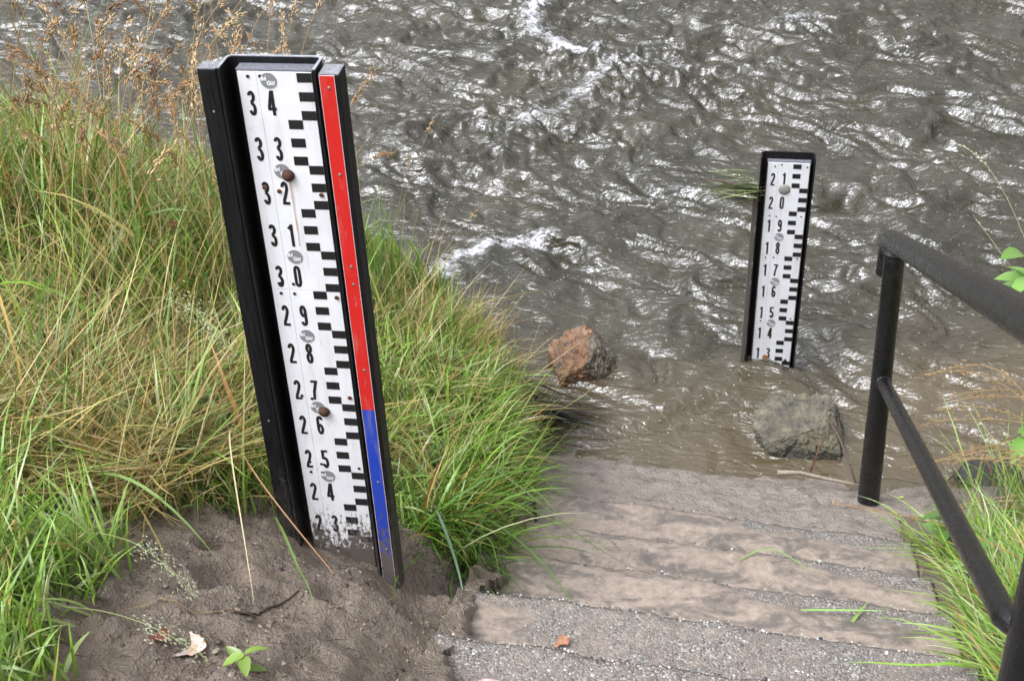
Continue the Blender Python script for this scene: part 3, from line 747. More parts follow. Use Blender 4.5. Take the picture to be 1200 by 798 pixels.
def roots(n, x0, x1, y0, y1, keep, rng=R):
    out = []
    tot = 0
    while tot < n:
        x = rng.uniform(x0, x1, n); y = rng.uniform(y0, y1, n)
        k = keep(x, y); k &= ~inpoly(x, y, BARE); k &= ~((x > -1.03) & (x < -.68) & (y > 2.30) & (y < 2.46))
        x, y = x[k], y[k]; out.append(np.stack([x, y, H(x, y)-.01], -1)); tot += len(x)
    return np.concatenate(out)[:n]
U_ = lambda a, b, n: R.uniform(a, b, n)
onland = lambda x, y: y < shore(x)-.02
leftb = lambda x, y: (x < XL-.01) & onland(x, y)
CORE = [(-1.06, .2), (-1.09, 1.8), (-1.10, 2.2), (-1.00, 2.40), (-.80, 2.47), (-.66, 2.52), (-.50, 2.36), (-.30, 2.2), (-.30, .2)]
def drop(b, seg, xmax=-.40, p=.0):
    """take out blades that would reach over the bare mud, the gauge or far over the steps"""
    v, q, c = b; k = (seg+1)*2; n = len(v)//k; W = v.reshape(n, k, 3)
    bad = inpoly(W[..., 0], W[..., 1], CORE).any(1) | ((W[..., 0] > -1.04) & (W[..., 0] < -.69) & (W[..., 1] > 2.28) & (W[..., 1] < 2.47)).any(1)
    lim = xmax+.10*R.normal(0, 1, n)*.6; bad |= (W[..., 0].max(1) > lim) & (W[..., 0].max(1) < .3)
    keep = ~bad | (R.random(n) < p); W = W[keep]; n2 = len(W)
    return W.reshape(-1, 3), q.reshape(n, seg, 4)[:n2].reshape(-1, 4), c.reshape(n, k, 3)[keep].reshape(-1, 3)
def patch(nt, m_, box_, keep, L, pal, th, dth, w, az=None, seg=6, rad=.03, splay=.8, xmax=-.40, p=0., oldp=.12, **k):
    """nt tufts of about m_ blades each; the blades fan out of the tuft"""
    T = roots(nt, *box_, keep); n = nt*m_
    P = np.repeat(T, m_, 0); off_ = R.normal(0, rad, (n, 2)); P[:, :2] += off_
    P[:, 2] = H(P[:, 0], P[:, 1])-.01
    rep_ = lambda a: np.repeat(a, m_)
    ta = U_(0, 2*np.pi, nt) if az is None else R.normal(az[0], az[1], nt)
    a = rep_(ta)+R.normal(0, splay, n)+np.where(R.random(n) < .35, R.uniform(-3, 3, n), 0)
    Ls = rep_(U_(*L, nt)*np.exp(R.normal(0, .22, nt)))*U_(.45, 1.15, n)
    t0 = rep_(U_(th[0], th[1], nt))*U_(.5, 1.3, n); dd = U_(*dth, n)*rep_(U_(.7, 1.2, nt))
    col = pick(pal, n)*.45+rep_3(pick(pal, nt), m_)*.55
    old = (R.random(n) < oldp)[:, None]; col = np.where(old, pick(YEL, n), col)
    return drop(blades(P, Ls, a, t0, dd, U_(*w, n)*rep_(U_(.75, 1.25, nt)), col, seg, **k), seg, xmax, p)
def rep_3(a, m_): return np.repeat(a, m_, 0)
def stuff(name, A, m, label, cat):
    v, q, c = merge(A); return tag(link(name, npmesh(name, v, q, True, c), m), label, cat, kind='stuff')
tall = lambda x, y: leftb(x, y) & (y < 4.35+.25*np.sin(x*7)) & ((x < -1.5) | ((y < 3.2) & (x < -1.15)))
ok1 = lambda x, y: leftb(x, y) & ((y > 2.75) | (x < -1.2))
stuff('grass', [patch(120, 6, (-3.0, -1.15, 2.4, 4.4), tall, (.25, .5), GREEN, (.2, .9), (.6, 1.8), (.009, .015)),
     patch(1000, 14, (-3.6, -.6, 1.2, 5.6), ok1, (.10, .22), GREEN, (.1, .9), (.4, 1.7), (.004, .009), oldp=.12),
     patch(560, 12, (-3.4, -1.15, 2.4, 4.7), tall, (.20, .44), GREEN, (.05, .9), (.5, 1.8), (.0045, .0105), oldp=.12),
     patch(170, 9, (-3.6, -1.5, 2.9, 4.4), leftb, (.2, .42), GREEN, (.0, .6), (.4, 1.7), (.0045, .0105), oldp=.12),
     patch(120, 8, (-3.8, -1.5, 4.0, 5.6), leftb, (.12, .28), GREEN, (.0, .6), (.2, 1.3), (.003, .006), oldp=.3)], LEAF, 'tall green grass covering the left river bank', 'grass')
stuff('dry_grass', [patch(420, 10, (-3.2, -1.15, 2.2, 5.2), tall, (.24, .55), YEL, (.3, 1.3), (.2, 1.1), (.0018, .0045), wav=.06),
     patch(560, 11, (-2.5, -1.2, 2.20, 2.95), leftb, (.25, .50), YEL, (1.1, 1.5), (.0, .5), (.0018, .0042), az=(.0, 1.1), wav=.07, lift=.10, p=.015),
     patch(90, 9, (-2.5, -1.2, 2.15, 2.95), leftb, (.2, .42), GREEN, (.9, 1.4), (.0, .7), (.003, .006), az=(.0, 1.0), wav=.07, lift=.12, p=.01),
     patch(230, 7, (-3.3, -1.35, 2.9, 5.2), tall, (.35, .75), YEL, (.0, .7), (.1, 1.1), (.0015, .0036), wav=.06, splay=1.5)], STRAW, 'dry yellow straw lying flat and tangled across the left bank', 'dry grass')
stuff('grass', [patch(210, 15, (-1.9, -1.10, .9, 2.05), lambda x, y: (x < -1.10-.1*(y-1.4)), (.14, .32), GREEN[[1, 2, 3, 5]], (.2, .9), (.6, 1.7), (.004, .0085), p=.03),
     patch(36, 12, (-1.5, -1.08, 2.35, 2.6), leftb, (.14, .28), GREEN[[1, 2, 3, 5]], (.0, .6), (.3, 1.3), (.004, .0075), p=.02),
     patch(12, 12, (-1.08, -1.0, 2.49, 2.6), leftb, (.14, .22), GREEN[[1, 2, 3, 5]], (.0, .4), (.3, 1.3), (.004, .0075))], LEAF, 'bright leafy grass arching over the left edge of the bare mud', 'grass')
stuff('grass', [patch(430, 16, (-1.15, -.60, 2.66, 3.7), leftb, (.10, .20), GREEN[[1, 2, 3, 3, 5]], (.5, 1.4), (.6, 1.8), (.004, .009)),
     patch(70, 14, (-.76, -.59, 2.58, 3.4), leftb, (.18, .36), GREEN[[0, 1, 2, 3]], (.5, 1.2), (.6, 1.6), (.0035, .007), az=(-.7, .5), xmax=-.28),
     patch(14, 7, (-.72, -.59, 2.55, 3.0), leftb, (.34, .5), GREEN[[0, 1, 4]], (.6, 1.2), (.7, 1.2), (.004, .007), az=(-.9, .35), xmax=-.12, p=.5),
     patch(150, 15, (-.95, -.57, 3.2, 4.0), leftb, (.08, .17), GREEN[[1, 2, 3, 5]], (.5, 1.3), (.5, 1.2), (.003, .006), az=(-.3, .8), xmax=-.42),
     patch(100, 14, (-1.5, -.85, 3.6, 4.8), leftb, (.12, .26), GREEN, (.1, .8), (.3, 1.3), (.003, .006)),
     patch(60, 9, (-1.1, -.62, 2.75, 3.6), leftb, (.16, .3), YEL, (.8, 1.4), (.4, 1.0), (.0025, .005), az=(-.5, .8)),
     patch(14, 9, (-1.4, -1.1, 3.9, 4.5), leftb, (.28, .42), GREEN, (.0, .3), (.1, .8), (.003, .006))], LEAF, 'dense bright grass between the tall gauge and the steps, overhanging their left edge', 'grass')
stuff('dry_grass', [patch(200, 8, (-1.2, -.62, 2.7, 4.3), leftb, (.18, .38), YEL, (.5, 1.4), (.2, .9), (.0014, .003), wav=.06, p=.01),
     patch(60, 9, (-1.1, -.62, 3.9, 4.5), leftb, (.18, .36), YEL, (.8, 1.4), (.2, .5), (.0018, .0035), az=(-.6, .4), wav=.05, xmax=-.35)], STRAW, 'dry stems mixed into the grass beside the steps', 'dry grass')
rb = lambda x, y: (x > XR+.075) & onland(x, y)
stuff('grass', [patch(420, 14, (.74, 1.4, 1.6, 3.35), rb, (.10, .24), GREEN[[1, 2, 3, 3, 5]], (.2, 1.1), (.5, 1.5), (.003, .0062), xmax=9),
     patch(90, 12, (.74, .95, 1.8, 3.2), rb, (.16, .28), GREEN[[2, 3, 5]], (.6, 1.2), (.5, 1.2), (.0035, .0065), az=(2.9, .5), xmax=9),
     patch(60, 12, (1.0, 1.7, 3.2, 4.0), rb, (.15, .34), GREEN, (.0, .7), (.3, 1.2), (.003, .006), xmax=9),
     patch(4, 9, (.82, 1.0, 3.6, 3.75), rb, (.12, .20), GREEN[[2, 3]], (.0, .5), (.3, 1.0), (.003, .006), xmax=9)], LEAF, 'green grass on the right bank under the handrail', 'grass')
# short litter on the mud: crumbs and rootlets
n = 900; P = np.stack([U_(-1.3, -.6, n), U_(1.45, 2.75, n), np.zeros(n)], -1); P[:, 2] = H(P[:, 0], P[:, 1])+.004
v1 = blades(P, U_(.02, .09, n), U_(0, 6.3, n), U_(1.35, 1.6, n), U_(0, .1, n), U_(.001, .0022, n), pick(np.array([(.03, .024, .018), (.06, .045, .03), (.14, .10, .06)]), n), 4, wav=.35, lift=.006)
n = 260; P = np.stack([U_(-.5, .62, n), U_(3.3, 3.8, n), np.zeros(n)], -1); P[:, 2] = H(P[:, 0], P[:, 1])+.003
v2 = blades(P, U_(.02, .08, n), R.normal(0, .6, n), U_(1.45, 1.6, n), U_(0, .05, n), U_(.0008, .0018, n), pick(np.array([(.03, .024, .018), (.06, .045, .03)]), n), 4, wav=.4, lift=.003)
n = 170; P = np.stack([U_(-.45, .60, n), U_(2.35, 3.28, n), np.zeros(n)], -1); P[:, 2] = [surf(a, b)+.012 for a, b in P[:, :2]]
v3 = blades(P, U_(.015, .07, n), R.normal(0, .7, n), U_(1.5, 1.6, n), U_(0, .04, n), U_(.0008, .002, n), pick(np.array([(.03, .024, .018), (.06, .045, .03), (.10, .12, .04)]), n), 4, wav=.4, lift=.003, hug=False)
v, q, c = merge([v1, v2, v3]); me = npmesh('plant_litter', v, q, True, c)
tag(link('plant_litter', me, STRAW), 'dark rootlets and straw scraps scattered on the mud', 'litter', kind='stuff')

# pebbles of the exposed aggregate, and lumps of mud
def specks(name, pts, size, cols, m, label, cat, flat=.5):
    ico = [(0, 0, 1), (.89, 0, .45), (.28, .85, .45), (-.72, .53, .45), (-.72, -.53, .45), (.28, -.85, .45), (.72, .53, -.45), (-.28, .85, -.45), (-.89, 0, -.45), (-.28, -.85, -.45), (.72, -.53, -.45), (0, 0, -1)]
    f = [(0, 1, 2), (0, 2, 3), (0, 3, 4), (0, 4, 5), (0, 5, 1), (1, 6, 2), (2, 7, 3), (3, 8, 4), (4, 9, 5), (5, 10, 1), (2, 6, 7), (3, 7, 8), (4, 8, 9), (5, 9, 10), (1, 10, 6), (6, 11, 7), (7, 11, 8), (8, 11, 9), (9, 11, 10), (10, 11, 6)]
    I = np.array(ico); n = len(pts); sc = size[:, None, None]*np.stack([np.ones(n), R.uniform(.6, 1, n), flat*R.uniform(.6, 1.2, n)], -1)[:, None, :]
    V = I[None]*sc*R.uniform(.8, 1.2, (n, 12, 1)); a = R.uniform(0, 6.28, n)
    x = V[..., 0]*np.cos(a)[:, None]-V[..., 1]*np.sin(a)[:, None]; y = V[..., 0]*np.sin(a)[:, None]+V[..., 1]*np.cos(a)[:, None]
    V = np.stack([x, y, V[..., 2]], -1)+pts[:, None, :]
    Q = (np.arange(n)*12)[:, None, None]+np.array(f)[None]
    me = npmesh(name, V.reshape(-1, 3), Q.reshape(-1, 3), False, np.repeat(cols, 12, 0)); return tag(link(name, me, m), label, cat, kind='stuff')
STONE = M('pebble'); STONE.set(Base_Color=STONE.attr('tint', True), Roughness=.45); STONE = STONE.m
pts = []; cc = []
for k, (xs, silt, Zs, Ys) in enumerate(SG[:6]):
    for _ in range([80, 140, 260, 900, 2400, 1800][k]):
        i = random.randrange(Ys.shape[0]); j = random.randrange(Ys.shape[1]); 
        if random.random() < silt[i, j]*1.25-.05: continue
        pts.append((xs[j]+random.uniform(-.004, .004), Ys[i, j]+random.uniform(-.004, .004), Zs[i, j]+.0002))
    for _ in range([50, 70, 110, 200, 200, 100][k]):
        j = random.randrange(Ys.shape[1]); pts.append((xs[j], Ys[-1, j]-abs(random.gauss(0, .008)), Zs[-2, j]+.001))
pts = np.array(pts); n = len(pts)
specks('pebbles', pts, R.uniform(.0015, .004, n)*np.where(R.random(n) < .05, 2.0, 1), pick(np.array([(.6, .58, .54), (.35, .33, .3), (.22, .2, .18), (.05, .05, .05), (.3, .24, .18), (.45, .43, .4)]), n), STONE, 'pale and dark pebbles exposed in the concrete treads', 'pebbles')
n = 4000; P = np.stack([U_(-1.3, -.59, n), U_(1.4, 2.9, n), np.zeros(n)], -1); k = fbm(P[:, 0]*4, P[:, 1]*4, 2) > -.05; P = P[k]; n = len(P); P[:, 2] = H(P[:, 0], P[:, 1])
CLOD = M('mud_crumb'); CLOD.set(Base_Color=CLOD.attr('tint', True), Roughness=.6); CLOD = CLOD.m
specks('mud_crumbs', P, R.uniform(.0015, .0045, n)*np.exp(R.normal(0, .35, n)), pick(np.array([(.06, .048, .036), (.15, .12, .09), (.24, .19, .145), (.30, .24, .18)]), n), CLOD, 'small dark crumbs of mud on the bare bank', 'mud crumbs', .7)

# ------------------------------------------------------------------ single stalks with seed heads
def stalk_mesh(pts, r0, r1, col, seg=5):
    n = len(pts); V, F = tube(pts, [r0+(r1-r0)*i/(n-1) for i in range(n)], seg, False)
    return V, F
def tinted(name, V, F, col, m, parent=None, smooth=True):
    o = pymesh(name, V, F, m, parent, smooth); a = o.data.color_attributes.new('tint', 'FLOAT_COLOR', 'POINT')
    n = len(V); c = np.ones((n, 4), np.float32); c[:, :3] = np.array(col)*(np.ones((n, 1)) if np.ndim(col) == 1 else 1); a.data.foreach_set('color', c.ravel()); return o
def seeds(pts, n, spread, size, rng, droop=.5):
    """spikelets along a curve: little spindle shapes"""
    V = []; F = []; P = [Vector(p) for p in pts]
    for i in range(n):
        t = rng.random()*(len(P)-1.001); k = int(t); p = P[k].lerp(P[k+1], t-k); d = (P[k+1]-P[k]).normalized()
        off = Vector((rng.gauss(0, 1), rng.gauss(0, 1), rng.gauss(0, 1)))*spread*(1-.5*t/len(P)); p = p+off
        d = (d+Vector((rng.gauss(0, .35), rng.gauss(0, .35), rng.gauss(0, .35)-droop*.3))).normalized()
        a = d.orthogonal().normalized(); b = d.cross(a); L = size*rng.uniform(.7, 1.3); r = L*.17; o = len(V)
        V += [p, p+d*L*.4+a*r, p+d*L*.4-a*r*.5+b*r*.87, p+d*L*.4-a*r*.5-b*r*.87, p+d*L]
        F += [(o, o+2, o+1), (o, o+3, o+2), (o, o+1, o+3), (o+4, o+1, o+2), (o+4, o+2, o+3), (o+4, o+3, o+1)]
    return V, F
def curve3(p0, p1, p2, p3, n=12):
    p0, p1, p2, p3 = map(Vector, (p0, p1, p2, p3)); out = []
    for i in range(n+1):
        t = i/n; out.append(p0*(1-t)**3+p1*3*t*(1-t)**2+p2*3*t*t*(1-t)+p3*t**3)
    return out
def stalk(label, group, pts, scol, hcol, frac=.28, n=26, spread=.006, size=.012, r=.0014, cat='grass stalk', sd=0):
    rng = random.Random(sd); base = Vector(pts[0]); L = [p-base for p in pts]
    e = empty('grass_stalk', base, label, cat, group)
    V, F = stalk_mesh(L, r, r*.45, scol); tinted('stem', V, F, scol, STRAW, e)
    k = int(len(L)*(1-frac)); V, F = seeds(L[k:], n, spread, size, rng); tinted('seed_head', V, F, hcol, STRAW, e, False)['kind'] = 'stuff'
    return e
rs = random.Random(5)
for i in range(135):
    x = rs.uniform(-3.1, -1.45) if i%3 == 1 else rs.gauss(-2.0, .24); x = min(x, -1.45); y = rs.uniform(3.3, min(5.3, float(shore(x))-.15)) if i%2 else rs.uniform(3.2, 4.2); z = float(H(x, y)); hgt = rs.uniform(.6, 1.2) if i%2 else rs.uniform(.45, .95)
    lx = rs.gauss(0, .12); ly = rs.gauss(0, .10); b0 = Vector((x, y, z))
    pts = curve3(b0, b0+Vector((lx*.2, ly*.2, hgt*.4)), b0+Vector((lx, ly, hgt*.8)), b0+Vector((lx*2.2, ly*2, hgt*rs.uniform(.85, 1))), 14)
    brown = rs.random() < .7
    stalk('tall thin stalk with brown seed head in the grass left of the tall gauge' if brown else 'tall pale straw stalk with fine seed head among the grass at far left', 'brown seeded stalks on the left bank' if brown else 'pale straw stalks on the left bank', pts,
          (.45, .28, .11) if brown else (.50, .42, .22), rs.choice([(.26, .14, .07), (.42, .27, .13), (.56, .40, .21), (.50, .33, .16)]) if brown else (.42, .32, .18), rs.uniform(.18, .32), rs.randint(26, 50), .008, .020, .0019, sd=i)
# feathery pale green panicles
def panicle(label, base, mid, tip, n=130, col=(.42, .46, .28), spread=.022, size=.007, sd=1):
    pts = curve3(base, Vector(base).lerp(Vector(mid), .6)+Vector((0, 0, .05)), mid, tip, 14)
    return stalk(label, None, pts, (.30, .36, .14), col, .36, n, spread, size, .0012, sd=sd)
panicle('pale green feathery seed head drooping in front of the left post of the tall gauge', (-1.75, 3.0, 1.05), (-1.36, 2.75, 1.52), (-1.16, 2.62, 1.36), 240, spread=.022, sd=61)
panicle('pale green feathery seed head at the left edge halfway up the bank', (-2.1, 2.6, 1.1), (-1.80, 2.40, 1.50), (-1.62, 2.35, 1.36), 200, spread=.022, sd=62)
panicle('pale green seed head hanging over the bare mud above the fallen orange leaf', (-1.45, 2.0, 1.25), (-1.08, 1.85, 1.50), (-.975, 1.80, 1.36), 150, spread=.012, sd=63)
panicle('pale green seed head low on the mud between the grass and the fallen orange leaf', (-1.35, 1.75, 1.33), (-.98, 1.62, 1.50), (-.875, 1.60, 1.42), 130, spread=.012, sd=64)
# stalks beside the tall gauge, in front of the river
for i, (b_, t_, lb) in enumerate([((-1.25, 4.0, .45), (-.93, 4.0, 1.32), 'tallest straw stalk with a tan tuft right of the tall gauge'), ((-1.2, 3.95, .45), (-.99, 3.9, 1.24), 'thin straw stalk just left of the tan tufted one right of the tall gauge'),
                                  ((-1.15, 3.9, .45), (-.78, 3.9, 1.05), 'thin straw stalk leaning right over the water beside the tall gauge')]):
    b0 = Vector(b_); t0 = Vector(t_); stalk(lb, None, curve3(b0, b0.lerp(t0, .4)+Vector((0, 0, .05)), b0.lerp(t0, .8)+Vector((0, 0, .03)), t0, 12), (.45, .36, .18), (.42, .30, .17), .12, 14 if i else 26, .005, .012, .0012, sd=80+i)
# seeded stalks leaning in from the right bank
for i in range(15):
    b0 = Vector((1.25+rs.uniform(-.1, .25), 3.4+rs.uniform(-.25, .3), .25)); tz = rs.uniform(.30, .80); tx = rs.uniform(.64, .92)
    t0 = Vector((tx, b0.y+rs.uniform(-.1, .25), tz)); m0 = Vector((tx+.25, t0.y, tz+.10))
    stalk('tan seeded stalk arching left from the right bank behind the handrail', 'tan seeded stalks behind the handrail', curve3(b0, b0+Vector((-.12, 0, .3)), m0, t0, 14), (.45, .33, .14), (.42, .28, .15), .34, 26, .009, .019, .0020, sd=120+i)
stalk('orange dry stalk lying across the steps at the right under the lower rail', None, curve3((.93, 2.55, .80), (.8, 2.75, .83), (.62, 3.25, .42), (.44, 3.55, .17), 14), (.50, .27, .09), (.55, .33, .13), .4, 34, .003, .012, .0016, sd=140)
stalk('long pale stalk with a bowed tip rising at the right edge against the river', None, curve3((1.35, 3.9, .15), (1.10, 4.0, .8), (.93, 4.1, 1.22), (.78, 4.2, 1.20), 14), (.50, .46, .26), (.62, .58, .38), .3, 30, .002, .010, .0014, sd=141)
stalk('thin straight stalk leaning left above the top rail', None, curve3((1.10, 3.3, .85), (.95, 3.35, 1.1), (.82, 3.4, 1.25), (.72, 3.45, 1.36), 10), (.42, .42, .22), (.5, .48, .3), .1, 4, .001, .008, .0014, sd=142)
# green and brown blades leaning over the mud, each one a thing of its own
def long_blade(label, pts, w, col, cat='grass blade', group=None):
    base = Vector(pts[0]); V = []; F = []; n = len(pts)
    for i, p in enumerate(pts):
        d = (Vector(pts[min(i+1, n-1)])-Vector(pts[max(i-1, 0)])).normalized(); sd_ = d.cross(Vector((0, 0, 1))); sd_ = sd_.normalized() if sd_.length > .05 else Vector((1, 0, 0))
        t = i/(n-1); ww = w*.5*min(1, .5+t*3)*(1-t**3*.95); up_ = sd_.cross(d)*ww*.35
        V += [Vector(p)-base-sd_*ww+up_, Vector(p)-base, Vector(p)-base+sd_*ww+up_]
    for i in range(n-1): o = i*3; F += [(o, o+1, o+4, o+3), (o+1, o+2, o+5, o+4)]
    o = tinted('grass_strand', V, F, col, LEAF); o.location = base; return tag(o, label, cat, group)
def onsurf(x, y, dz=.006): return (x, y, surf(x, y)+dz)
long_blade('long green blade lying on the mud at the foot of the tall gauge', [onsurf(-1.02+.02*i, 2.36-.035*i, .05-.003*i) for i in range(12)], .007, (.16, .24, .07))
long_blade('long pale straw ending on the mud just left of the tall gauge', curve3((-1.12, 2.45, 1.22), (-1.08, 2.3, 1.5), (-.96, 2.05, 1.3), (-.90, 1.88, 1.16), 12), .0035, (.55, .45, .26))
long_blade('reddish dry straw lying across the foot of the tall gauge scale', curve3((-1.12, 2.46, 1.18), (-1.0, 2.3, 1.16), (-.86, 2.22, 1.08), (-.72, 2.12, .96), 12), .004, (.42, .24, .12))
long_blade('thin brown straw lying low across the mud below the gauge', [onsurf(-1.12+.03*i, 1.78+.012*i+.01*math.sin(i), .012) for i in range(10)], .003, (.30, .20, .10))
long_blade('broad green blade arching over the left part of the mud', curve3((-1.45, 2.25, 1.2), (-1.32, 2.15, 1.42), (-1.15, 2.08, 1.42), (-1.02, 2.02, 1.24), 12), .010, (.22, .34, .10))
long_blade('bright green blade lying flat across the third tread near the right edge', [(.28+.02*i, 2.545+.001*i, .668+.022+.001*i) for i in range(12)], .007, (.26, .46, .12))
long_blade('short green blade crossing the flat one near the right edge of the steps', [(.395+.008*i, 2.50+.014*i, .668+.016) for i in range(8)], .010, (.24, .34, .10))
long_blade('curled green blade lying on the lower treads in the middle', [onsurf(.12+.03*i, 2.87+.05*math.sin(i*.55), .012+.02*math.sin(i*.3)) for i in range(9)], .006, (.22, .32, .10))
long_blade('dark green stem draped from the grass over the treads', curve3((-.6, 2.75, .76), (-.45, 2.66, .76), (-.33, 2.55, .72), (-.25, 2.40, .68), 14), .006, (.13, .22, .05))
long_blade('green stem hanging down from the clump onto the broad tread', curve3((-.6, 2.85, .86), (-.42, 2.75, .85), (-.3, 2.6, .78), (-.1, 2.62, .70), 14), .005, (.12, .17, .06))
long_blade('grey green blade hanging straight down onto the mud beside the steps', curve3((-.68, 2.62, .88), (-.63, 2.52, .88), (-.58, 2.42, .86), (-.56, 2.34, .84), 12), .008, (.16, .26, .15))
long_blade('upright bright green blade right of the tall gauge before the water', curve3((-1.2, 4.0, .5), (-1.18, 4.0, .75), (-1.16, 4.0, .95), (-1.14, 4.0, 1.12), 8), .010, (.24, .46, .12))
for i, (bx, tx, tz) in enumerate([(-.62, -.45, .45), (-.58, -.40, .30), (-.60, -.48, .28)]):
    long_blade(['tallest', 'middle', 'shortest'][i]+' of the pale yellow green stems rising at the shore by the orange rock', curve3((bx, 3.98, .08), (bx+.05, 3.95, .2), (tx-.03, 3.95, tz*.8), (tx, 3.95, tz), 8), .006, (.50, .52, .22))

# ------------------------------------------------------------------ leafy plants
def leaf_vf(L, w, fold=.25, droop=.3, serr=0., n=7):
    V = []; F = []
    for i in range(n+1):
        t = i/n; hw = w*.5*math.sin(math.pi*min(1, t**.8*.98+.02))**.8*(1+serr*(i % 2)); x = L*t; z = -droop*L*t*t
        V += [(x, -hw, z+hw*fold), (x, 0, z), (x, hw, z+hw*fold)]
    for i in range(n): o = i*3; F += [(o, o+3, o+4, o+1), (o+1, o+4, o+5, o+2)]
    return V, F
def plant(label, base, top, leaves, col, w=.028, L=.085, scol=(.22, .30, .10), sd=0, stem_r=.0022, t0_=.25):
    rng = random.Random(sd); b0 = Vector(base); t0 = Vector(top)-b0
    e = empty('leafy_plant', base, label, 'plant')
    pts = curve3((0, 0, 0), t0*.35+Vector((0, 0, .03)), t0*.7+Vector((0, 0, .03)), t0, 10)
    V, F = tube(pts, [stem_r*(1-.06*i) for i in range(len(pts))], 6, False); tinted('stem', V, F, scol, LEAF, e)
    for i in range(leaves):
        t = t0_+(1-t0_)*i/max(1, leaves-1); p = pts[min(10, int(t*10))]; Ll = L*rng.uniform(.7, 1.15)*(1-.25*(t-.5)); V, F = leaf_vf(Ll, w*rng.uniform(.8, 1.15), rng.uniform(.15, .5), rng.uniform(.05, .5), .10)
        cc_ = np.array(col)*rng.uniform(.45, .8)
        o = tinted('leaf', V, F, cc_, LEAF, e); o.location = p; o.rotation_euler = (rng.uniform(-.4, .4), rng.uniform(-.6, .2), i*2.4+rng.uniform(-.4, .4))
plant('leafy plant beside the steps growing under the lower rail', (.76, 3.16, .34), (.73, 3.10, .56), 13, (.22, .42, .10), .034, .10, sd=1)
plant('leafy plant reaching in at the right edge just above the top rail', (1.25, 3.35, .30), (.86, 3.40, 1.27), 13, (.30, .56, .12), .045, .115, sd=2, scol=(.30, .20, .10), t0_=.8)
plant('tall leafy plant at the right edge with its tip below the top rail', (1.30, 3.45, .28), (.93, 3.45, 1.12), 10, (.28, .52, .12), .042, .11, sd=13, scol=(.30, .24, .10), t0_=.75)
plant('low leafy plant at the right edge behind the lower rail', (1.25, 3.55, .22), (.98, 3.5, .56), 9, (.30, .56, .12), .042, .11, sd=3, scol=(.28, .12, .08), t0_=.5)
plant('small leafy sprout in the mud at the bottom edge of the picture', (-.83, 1.655, 1.31), (-.83, 1.66, 1.37), 5, (.30, .46, .08), .022, .046, sd=4)
plant('weed with narrow leaves in the grass just below the leafy one beside the steps', (.80, 2.92, .46), (.77, 2.88, .62), 9, (.20, .40, .09), .02, .09, sd=6)

# ------------------------------------------------------------------ fallen leaves and drift
def fallen(label, x, y, L, w, rot, col, col2=None, dz=.008, curl=.25, tilt=(0, 0)):
    n = 9; V = []; F = []; C = []; rng = random.Random(int(1000*(x+y)))
    for i in range(n+1):
        t = i/n; hw = w*.5*math.sin(math.pi*(t*.96+.02))**.7*rng.uniform(.75, 1.15); xx = L*(t-.5)
        for k in range(5):
            s_k = (k-2)/2; V.append((xx+rng.uniform(-.002, .002), hw*s_k, curl*hw*s_k*s_k+.010*math.sin(t*5+k)*L/.08)); C.append(np.array(col2 if (col2 and (k in (1, 3) or rng.random() < .35)) else col)*rng.uniform(.8, 1.15))
    for i in range(n):
        for k in range(4): o = i*5+k; F.append((o, o+5, o+6, o+1))
    o = tinted('fallen_leaf', V, F, np.array(C), STRAW); o.location = (x, y, surf(x, y)+dz); o.rotation_euler = (tilt[0], tilt[1]+(-.3 if x < -.58 else 0), rot); return tag(o, label, 'fallen leaf')
fallen('crumpled orange and white leaf on the mud beside the grass at bottom left', -.965, 1.70, .075, .060, .3, (.62, .30, .14), (.70, .60, .52), .018)
fallen('dark red brown leaf touching the crumpled orange leaf on its left', -1.01, 1.69, .045, .035, -.1, (.14, .045, .03), None, .014)
fallen('pink and white leaf on the gravelly tread at the bottom edge', -.40, 1.775, .085, .055, .9, (.52, .26, .26), (.62, .48, .46), .012)
fallen('red brown leaf on the tread above the pink one', -.302, 2.225, .045, .030, .7, (.40, .16, .09), (.45, .24, .15), .012)
fallen('small orange leaf scrap left of the red brown leaf', -.42, 2.19, .022, .013, 1.2, (.40, .15, .06), None, .008)
fallen('yellow leaf at the foot of the grass clump beside the steps', -.50, 2.40, .050, .032, 1.4, (.60, .50, .12), (.50, .45, .15), .04)
fallen('small yellow green leaf on the landing right of the handrail post', .70, 3.70, .02, .014, .4, (.50, .58, .14), None, .01)
fallen('green leaf lying on the fourth step in the middle', -.16, 3.03, .035, .016, .1, (.30, .46, .10), None, .02)
def stick(name, label, pts, r, m, cat, wob=.15):
    b0 = Vector(pts[0]); V, F = tube([Vector(p)-b0 for p in pts], [r*(1-.5*i/(len(pts)-1)) for i in range(len(pts))], 7, True, wob)
    o = pymesh(name, V, F, m, None, True); o.location = b0; return tag(o, label, cat)
WOOD = mat_simple('driftwood', (.24, .20, .15), .7, .25, 60, bump=.003); TWIG = mat_simple('dark_twig', (.07, .045, .032), .6, .4, 60, bump=.003)
stick('driftwood', 'pale splintered driftwood at the waterline left of the handrail post', [(.28, 3.80, .075), (.36, 3.815, .07), (.44, 3.80, .065), (.52, 3.79, .06), (.57, 3.785, .055)], .009, WOOD, 'driftwood', .4)
stick('twig', 'bare dark twig leaning between the mossy rock and the handrail post', [(.46, 4.02, .16), (.50, 3.95, .13), (.53, 3.88, .09), (.56, 3.80, .04)], .006, TWIG, 'twig')
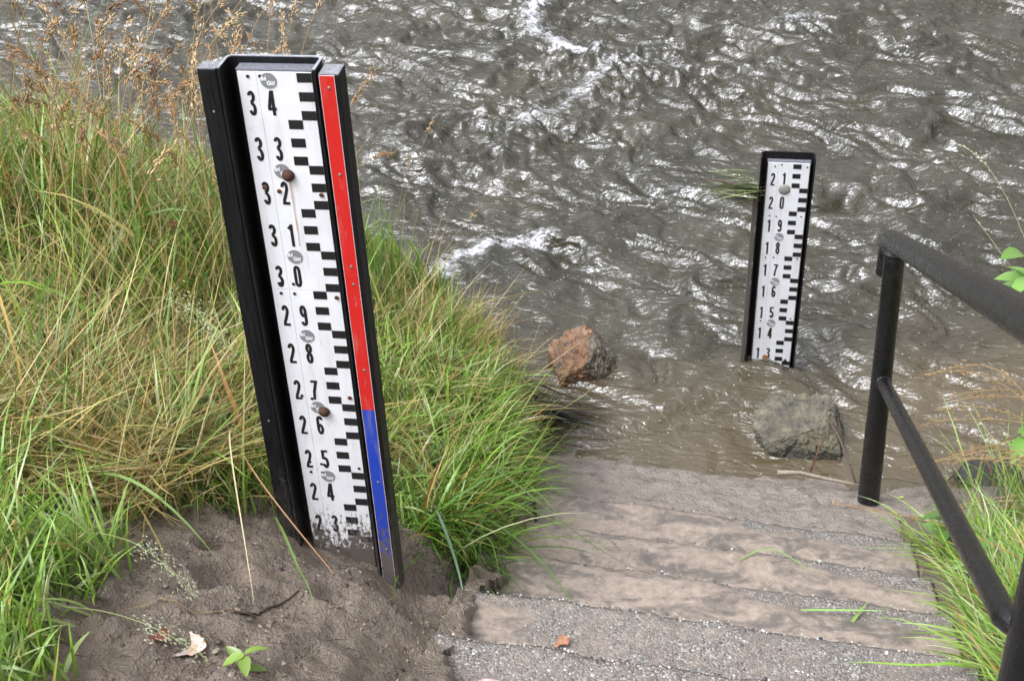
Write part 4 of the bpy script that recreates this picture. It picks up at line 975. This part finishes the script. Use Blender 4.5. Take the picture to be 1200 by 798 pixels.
stick('twig', 'thin reddish twig rising beside the driftwood', [(.40, 3.86, .04), (.415, 3.87, .10), (.425, 3.88, .17)], .0035, mat_simple('red_twig', (.16, .06, .035), .6), 'twig')
stick('twig', 'dark stick pointing up at the shore right of the handrail', [(.84, 3.80, .05), (.90, 3.82, .12), (.95, 3.84, .20)], .004, TWIG, 'twig')
stick('twig', 'dark branch on the bare mud below the tall gauge', [onsurf(-.93+.012*i, 1.85+.03*i, .004) for i in range(8)], .004, TWIG, 'twig', .3)
stick('twig', 'reddish stem standing in the grass right of the handrail', [(1.10, 3.5, .2), (1.06, 3.5, .34), (1.07, 3.5, .48)], .003, mat_simple('red_stem', (.20, .07, .035), .6), 'twig')
# dark soaked leaves at the shoreline below the orange rock
v = blades(np.stack([U_(-.72, -.62, 40), U_(4.08, 4.2, 40), U_(.03, .05, 40)], -1), U_(.2, .42, 40), R.normal(-.35, .2, 40), U_(1.3, 1.55, 40), U_(0, .1, 40), U_(.006, .016, 40), pick(np.array([(.02, .022, .012), (.05, .05, .02), (.10, .08, .03)]), 40), 6, lift=.03, wav=.08)
tag(link('soaked_reeds', npmesh('soaked_reeds', v[0], v[1], True, v[2]), LEAF), 'dark soaked reed leaves lying in the water below the orange rock', 'reeds', kind='stuff')
# grass caught on the small gauge
dr = empty('drift_clump', (.15, 4.53, .835), 'tangle of drifted grass and twigs caught on the left of the small gauge', 'drift')
n = 130; P = np.stack([R.normal(.165, .012, n), R.normal(4.53, .02, n), R.normal(.825, .02, n)], -1)
v = blades(P, U_(.08, .24, n), R.normal(3.0, .22, n), U_(1.45, 1.85, n), U_(-.2, .3, n), U_(.002, .005, n), pick(np.array([(.10, .12, .04), (.08, .055, .025), (.04, .03, .016), (.24, .30, .10)]), n), 6, hug=False, wav=.12)
o = link('grass_strands', npmesh('grass_strands', v[0], v[1], True, v[2]), LEAF, dr); o.matrix_parent_inverse = Matrix.Translation((-.15, -4.53, -.835))
V, F = tube([(.02, 0, -.02), (-.05, 0, .0), (-.12, 0, .015), (-.2, .01, .02)], [.006, .006, .005, .002], 7, True, .2); pymesh('branch', V, F, TWIG, dr, True)
